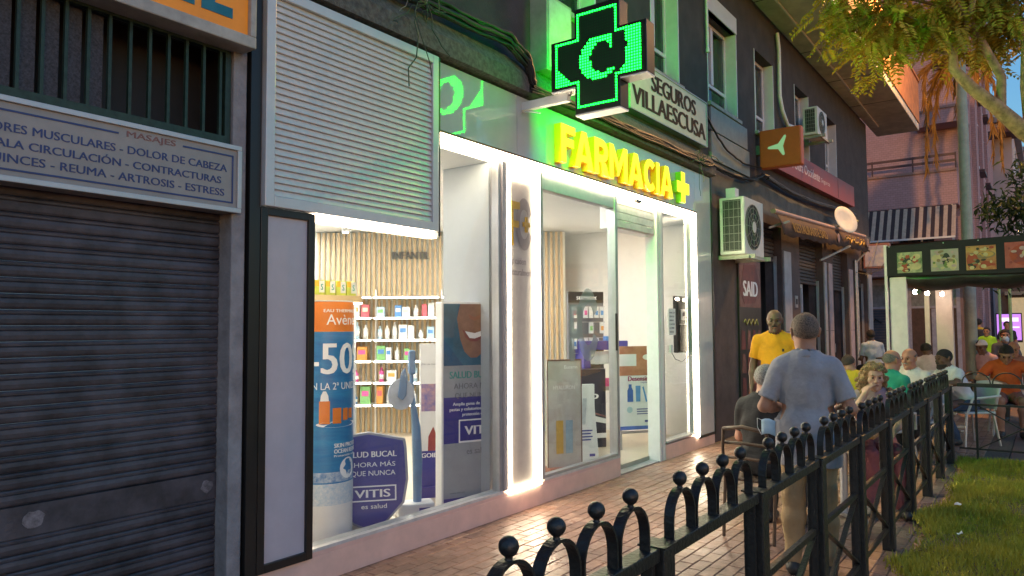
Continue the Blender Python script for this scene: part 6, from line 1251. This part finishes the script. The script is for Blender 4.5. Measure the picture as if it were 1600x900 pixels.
def feather_tree():
    B0 = Vector((10.3, -4.9, 0)); o = thing('feathery_tree', 'feathery leaved tree with pale bent branches at the top right', 'tree', B0); q = random.Random(21)
    T_ = lambda *p: [Vector(x)-B0 for x in p]; mb_ = mat('bark_pale', (.42, .26, .13), .8, var=.3, scale=14, bump=.4, bscale=40)
    MB().tube(T_((10.3, -4.9, -.05), (10.2, -4.7, 1.5), (10.0, -4.3, 2.8), (9.8, -3.95, 3.4)), [.2, .17, .15, .13], 12).build('trunk', mb_, o)
    br_ = [([(9.8, -3.95, 3.4), (9.68, -3.66, 3.71), (9.48, -3.41, 3.99), (9.3, -3.2, 4.2), (9.2, -3.06, 4.40), (9.19, -3.07, 4.62), (9.26, -3.19, 4.83), (9.29, -3.26, 5.14), (9.2, -3.2, 5.7)], [.13, .115, .095, .08, .065, .055, .05, .042, .025]),
           ([(9.52, -3.46, 3.96), (9.51, -3.48, 4.3), (9.38, -3.33, 4.66), (9.3, -3.2, 4.95), (9.1, -2.95, 5.4)], [.07, .06, .055, .045, .02]),
           ([(9.68, -3.7, 3.75), (9.66, -3.68, 4.2), (9.7, -3.7, 4.7), (9.6, -3.6, 5.4)], [.06, .055, .045, .02]),
           ([(9.2, -3.05, 4.66), (9.1, -2.9, 4.75), (9.0, -2.75, 4.95), (8.9, -2.65, 5.0)], [.03, .025, .018, .01]), ([(9.22, -3.1, 4.55), (9.05, -2.85, 4.6), (8.85, -2.6, 4.55)], [.025, .02, .008]),
           ([(9.3, -3.25, 5.0), (9.0, -2.7, 5.2), (8.8, -2.2, 5.2)], [.03, .02, .008]), ([(9.1, -2.95, 5.4), (8.7, -2.2, 5.5), (8.5, -1.8, 5.4)], [.025, .02, .008]), ([(9.6, -3.6, 5.2), (9.9, -3.3, 5.2), (10.2, -3.1, 5.0)], [.025, .02, .008])]
    for P, r_ in br_: MB().tube(T_(*P), [x_*.78 for x_ in r_], 9).build('branch', mb_, o)
    # fronds of paired leaflets
    clumps = [(8.85, -2.45, 4.72, .26, 24), (8.95, -2.7, 4.98, .25, 26), (8.72, -2.15, 5.0, .28, 26), (8.9, -2.3, 5.3, .3, 30), (9.1, -2.75, 5.3, .25, 26), (9.25, -3.05, 5.1, .22, 18), (9.1, -2.9, 4.82, .16, 12), (9.45, -3.3, 5.15, .22, 20), (9.7, -3.55, 4.95, .2, 16), (9.75, -3.5, 5.3, .25, 20), (9.55, -3.2, 5.4, .25, 20), (9.85, -3.45, 4.75, .16, 10), (8.8, -2.0, 5.25, .26, 16), (9.3, -2.6, 5.0, .24, 16), (9.65, -3.05, 4.95, .2, 12), (10.1, -3.4, 5.1, .25, 16), (9.15, -2.95, 5.0, .2, 16), (9.35, -3.2, 4.88, .18, 14), (9.5, -3.25, 4.75, .16, 10), (9.65, -3.5, 5.1, .2, 16), (9.8, -3.65, 4.9, .18, 12), (8.75, -2.3, 4.85, .2, 16)]
    items = []
    for cx, cy, cz, rr, nn in clumps:
        for _ in range(int(nn*1.6)):
            c = Vector((cx, cy, cz))-B0+rv(q, rr*.6); d = Vector((q.gauss(-.3, .6), q.gauss(.25, .6), q.gauss(-.45, .35))).normalized(); Lf = q.uniform(.16, .30); nrm = (rv(q, .5)+Vector((0, 0, 1))); nrm = (nrm-d*nrm.dot(d)).normalized(); s_ = d.cross(nrm)
            for k in range(9):
                t = k/8; base = c+d*Lf*t-Vector((0, 0, .25*Lf*t*t)); ln = .10*(1-.45*abs(t-.4))
                for e in (-1, 1): dd = (s_*e+d*.55+rv(q, .1)).normalized(); items.append((base, dd, nrm, ln, .032))
    h_ = len(items)//2
    leaves_obj('crown', items[:h_], leafmat('leaf_feather', (.7, .5, .06), (.32, .27, .03)), o); leaves_obj('crown', items[h_:], leafmat('leaf_feather2', (.55, .42, .05), (.22, .22, .025)), o)
feather_tree()
def dark_tree():
    B0 = Vector((21.5, -6.2, 0)); o = thing('dark_leaf_tree', 'dark green broad leaved branch in front of the far building', 'tree', B0); q = random.Random(31)
    T_ = lambda *p: [Vector(x)-B0 for x in p]; mb_ = mat('bark_dark', (.07, .05, .04), .9, var=.3)
    MB().tube(T_((21.5, -6.2, -.05), (21.4, -5.6, 2.2), (21.0, -4.6, 3.6), (20.7, -3.9, 4.2), (20.3, -3.1, 4.3)), [.2, .16, .11, .07, .02], 10).build('trunk', mb_, o)
    MB().tube(T_((20.9, -4.4, 3.8), (20.7, -3.7, 3.2), (20.6, -3.3, 2.9)), [.06, .04, .015], 8).build('branch', mb_, o); MB().tube(T_((20.9, -4.4, 3.8), (20.8, -3.9, 4.8), (20.7, -3.5, 5.2)), [.06, .04, .015], 8).build('branch', mb_, o)
    items = []
    for cx, cy, cz, rr, nn in ((20.25, -2.95, 4.3, .34, 150), (20.45, -3.25, 4.1, .38, 190), (20.6, -3.45, 5.0, .35, 150), (20.6, -3.5, 4.4, .38, 170), (20.6, -3.3, 3.35, .42, 170), (20.5, -3.05, 2.9, .4, 150), (20.7, -3.6, 3.0, .4, 120)):
        for _ in range(nn):
            c = Vector((cx, cy, cz))-B0+rv(q, rr*.55); d = rv(q).normalized(); d.z -= .4; d.normalize(); nrm = rv(q, .6)+Vector((0, 0, 1)); nrm = (nrm-d*nrm.dot(d)).normalized(); items.append((c, d, nrm, q.uniform(.16, .27), q.uniform(.05, .08)))
    leaves_obj('crown', items, leafmat('leaf_dark', (.045, .085, .03), (.018, .04, .018)), o)
dark_tree()
def palm():
    B0 = Vector((25.1, -1.97, 0)); o = thing('palm_tree', 'palm tree with dry orange lit fronds behind the lamp pole', 'tree', B0); q = random.Random(41)
    MB().tube([(0, 0, -.05), (.02, .01, 4), (0, 0, 9.3)], [.13, .09, .1], 12).build('trunk', mat('palm_bark', (.16, .1, .06), .9, var=.3, scale=8, stretch=(1, 1, 6), bump=.6, bscale=12), o)
    items = []; dm = leafmat('frond_dry', (.42, .24, .06), (.25, .12, .03))
    for k, (a_, drop, Lf) in enumerate(((62, 2.9, 1.9), (75, 2.3, 1.6), (50, 2.6, 1.7), (-115, 3.2, 1.7), (-100, 2.8, 1.5), (-130, 3.0, 1.6), (100, 1.2, 2.0), (-60, 1.0, 1.8), (10, 1.2, 2), (170, 1.0, 2), (135, 1.2, 2), (-160, 1.2, 2.))):
        h_ = Vector((math.cos(R(a_)), math.sin(R(a_)), 0)); P = []
        for i in range(10):
            t = i/9; P.append(Vector((0, 0, 9.3))+h_*Lf*.62*math.sin(t*1.7)+Vector((0, 0, .35*math.sin(t*3)-drop*t*t)))
        MB().tube(P, [.03]*5+[.02]*5, 6).build('frond_rib', dm, o)
        for i in range(9):
            d = (P[i+1]-P[i]).normalized()
            for _ in range(14):
                e = q.choice((-1, 1)); s_ = d.cross(Vector((0, 0, 1))); s_ = s_.normalized() if s_.length > .01 else Vector((1, 0, 0)); dd = (d*1.2+s_*e*q.uniform(.15, .5)+Vector((0, 0, -.5))+rv(q, .08)).normalized(); nrm = rv(q); nrm = (nrm-dd*nrm.dot(dd)).normalized(); items.append((P[i].lerp(P[i+1], q.random()), dd, nrm, q.uniform(.35, .6), .03))
    leaves_obj('crown', items, dm, o)
palm()
def bush(label, loc, rr, h_, seed, c):
    o = thing('bush', label, 'bush', loc); q = random.Random(seed); items = []
    for _ in range(1400):
        d = rv(q).normalized(); d.z = abs(d.z); c_ = Vector((d.x*rr*q.uniform(.6, 1.05), d.y*rr*q.uniform(.6, 1.05), d.z*h_*q.uniform(.5, 1.05))); dd = (d+rv(q, .5)).normalized(); nrm = rv(q); nrm = (nrm-dd*nrm.dot(dd)).normalized(); items.append((c_, dd, nrm, q.uniform(.08, .14), .045))
    leaves_obj('foliage', items, leafmat('leaf_bush', c, tuple(x*.4 for x in c)), o); MB().tube([(0, 0, -.03), (.02, 0, h_*.4), (0, .03, h_*.7)], [.05, .04, .02], 7).build('stem', mat('bark_dark', (.07, .05, .04), .9), o); return o
bush('round dark green bush beyond the terrace tables', (19.6, -4.15, 0), .75, 1.45, 51, (.06, .08, .015))

# ------------------------------------------------------------------ lawn
def edge(x): return -2.97-.05*math.sin(x*1.7)-.07*math.sin(x*4.1+1)-(.25*max(0, (5.6-x)) if x < 5.6 else 0)-(.05*max(0, x-9.2))
V, F_ = [], []
xs_ = [3.0+.1*i for i in range(73)]
for x in xs_:
    for j in range(41): y = edge(x)-(6-0)*(j/40)**1.5; V.append((x, y, .012+.018*math.sin(x*3+y*2)*math.sin(y*4)+.02*min(1, j/4)))
F_ = [(i*41+j, i*41+41+j, i*41+42+j, i*41+1+j) for i in range(72) for j in range(40)]
me = bpy.data.meshes.new('lawn_soil'); me.from_pydata(V, [], [f[::-1] for f in F_]); me.materials.append(mat('soil', (.16, .11, .05), .95, c2=(.09, .09, .03), scale=5, bump=.6, bscale=60)); me.update(); struct(mk('lawn_soil', me))
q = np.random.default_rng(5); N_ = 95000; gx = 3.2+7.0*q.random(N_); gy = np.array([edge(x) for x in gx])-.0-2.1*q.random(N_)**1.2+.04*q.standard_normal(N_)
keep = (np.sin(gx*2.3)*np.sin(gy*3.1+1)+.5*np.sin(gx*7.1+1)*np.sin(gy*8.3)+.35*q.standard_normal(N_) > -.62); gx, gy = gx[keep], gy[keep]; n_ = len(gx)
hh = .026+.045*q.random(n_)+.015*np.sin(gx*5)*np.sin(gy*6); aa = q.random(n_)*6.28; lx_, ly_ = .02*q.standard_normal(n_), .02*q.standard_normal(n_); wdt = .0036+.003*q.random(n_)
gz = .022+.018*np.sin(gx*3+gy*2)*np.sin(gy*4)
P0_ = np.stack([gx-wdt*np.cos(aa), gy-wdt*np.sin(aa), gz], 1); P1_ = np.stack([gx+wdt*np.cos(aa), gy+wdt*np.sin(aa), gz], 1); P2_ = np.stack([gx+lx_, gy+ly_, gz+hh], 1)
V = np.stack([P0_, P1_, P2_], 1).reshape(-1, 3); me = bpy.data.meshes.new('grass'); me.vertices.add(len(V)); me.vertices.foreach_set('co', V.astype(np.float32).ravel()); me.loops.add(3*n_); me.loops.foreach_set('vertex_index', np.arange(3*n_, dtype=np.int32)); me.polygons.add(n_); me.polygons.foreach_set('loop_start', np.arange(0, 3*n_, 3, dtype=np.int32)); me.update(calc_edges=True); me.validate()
me.materials.append(mat('grass_blade', (.52, .42, .045), .6, c2=(.22, .25, .022), scale=2.6, var=.2, spec=.3)); tag(mk('grass', me), 'short green lawn grass beside the iron fence', 'grass', kind='stuff')  # yellow raised in the colour for warm light on the dry lawn
for i, (x, y) in enumerate(((7.35, -3.12), (6.35, -3.22))):
    o = thing('litter', ('crumpled pale wrapper lying far on the lawn edge', 'crumpled white paper scrap lying on the lawn')[i], 'litter', (x, y, .075)); b = MB(); qq = random.Random(i); vs = [(qq.uniform(-.012, .012)+.025*(k % 3-1), qq.uniform(-.01, .01)+.02*(k//3-1), qq.uniform(-.01, .02)) for k in range(9)]; b.add(vs, [(0, 1, 4, 3), (1, 2, 5, 4), (3, 4, 7, 6), (4, 5, 8, 7)]); b.build('scrap', mat('paper', (.75, .74, .72), .8), o)

# fallen leaves and dry scraps on the lawn and along its edge
items = []; q = random.Random(77)
for _ in range(260):
    x = q.uniform(4.2, 9.9); y = edge(x)-q.uniform(-.15, 1.3)**1.0; d = Vector((q.gauss(0, 1), q.gauss(0, 1), q.gauss(0, .15))).normalized(); nrm = Vector((q.gauss(0, .25), q.gauss(0, .25), 1)); nrm = (nrm-d*nrm.dot(d)).normalized()
    items.append((Vector((x, y, .05 if y < edge(x) else .006)), d, nrm, q.uniform(.025, .06), q.uniform(.012, .024)))
o = leaves_obj('fallen_leaves', items, mat('leaf_dry', (.3, .2, .08), .8, c2=(.12, .08, .04), scale=6, var=.2), None); tag(o, 'small dry leaves scattered over the lawn edge', 'leaves')
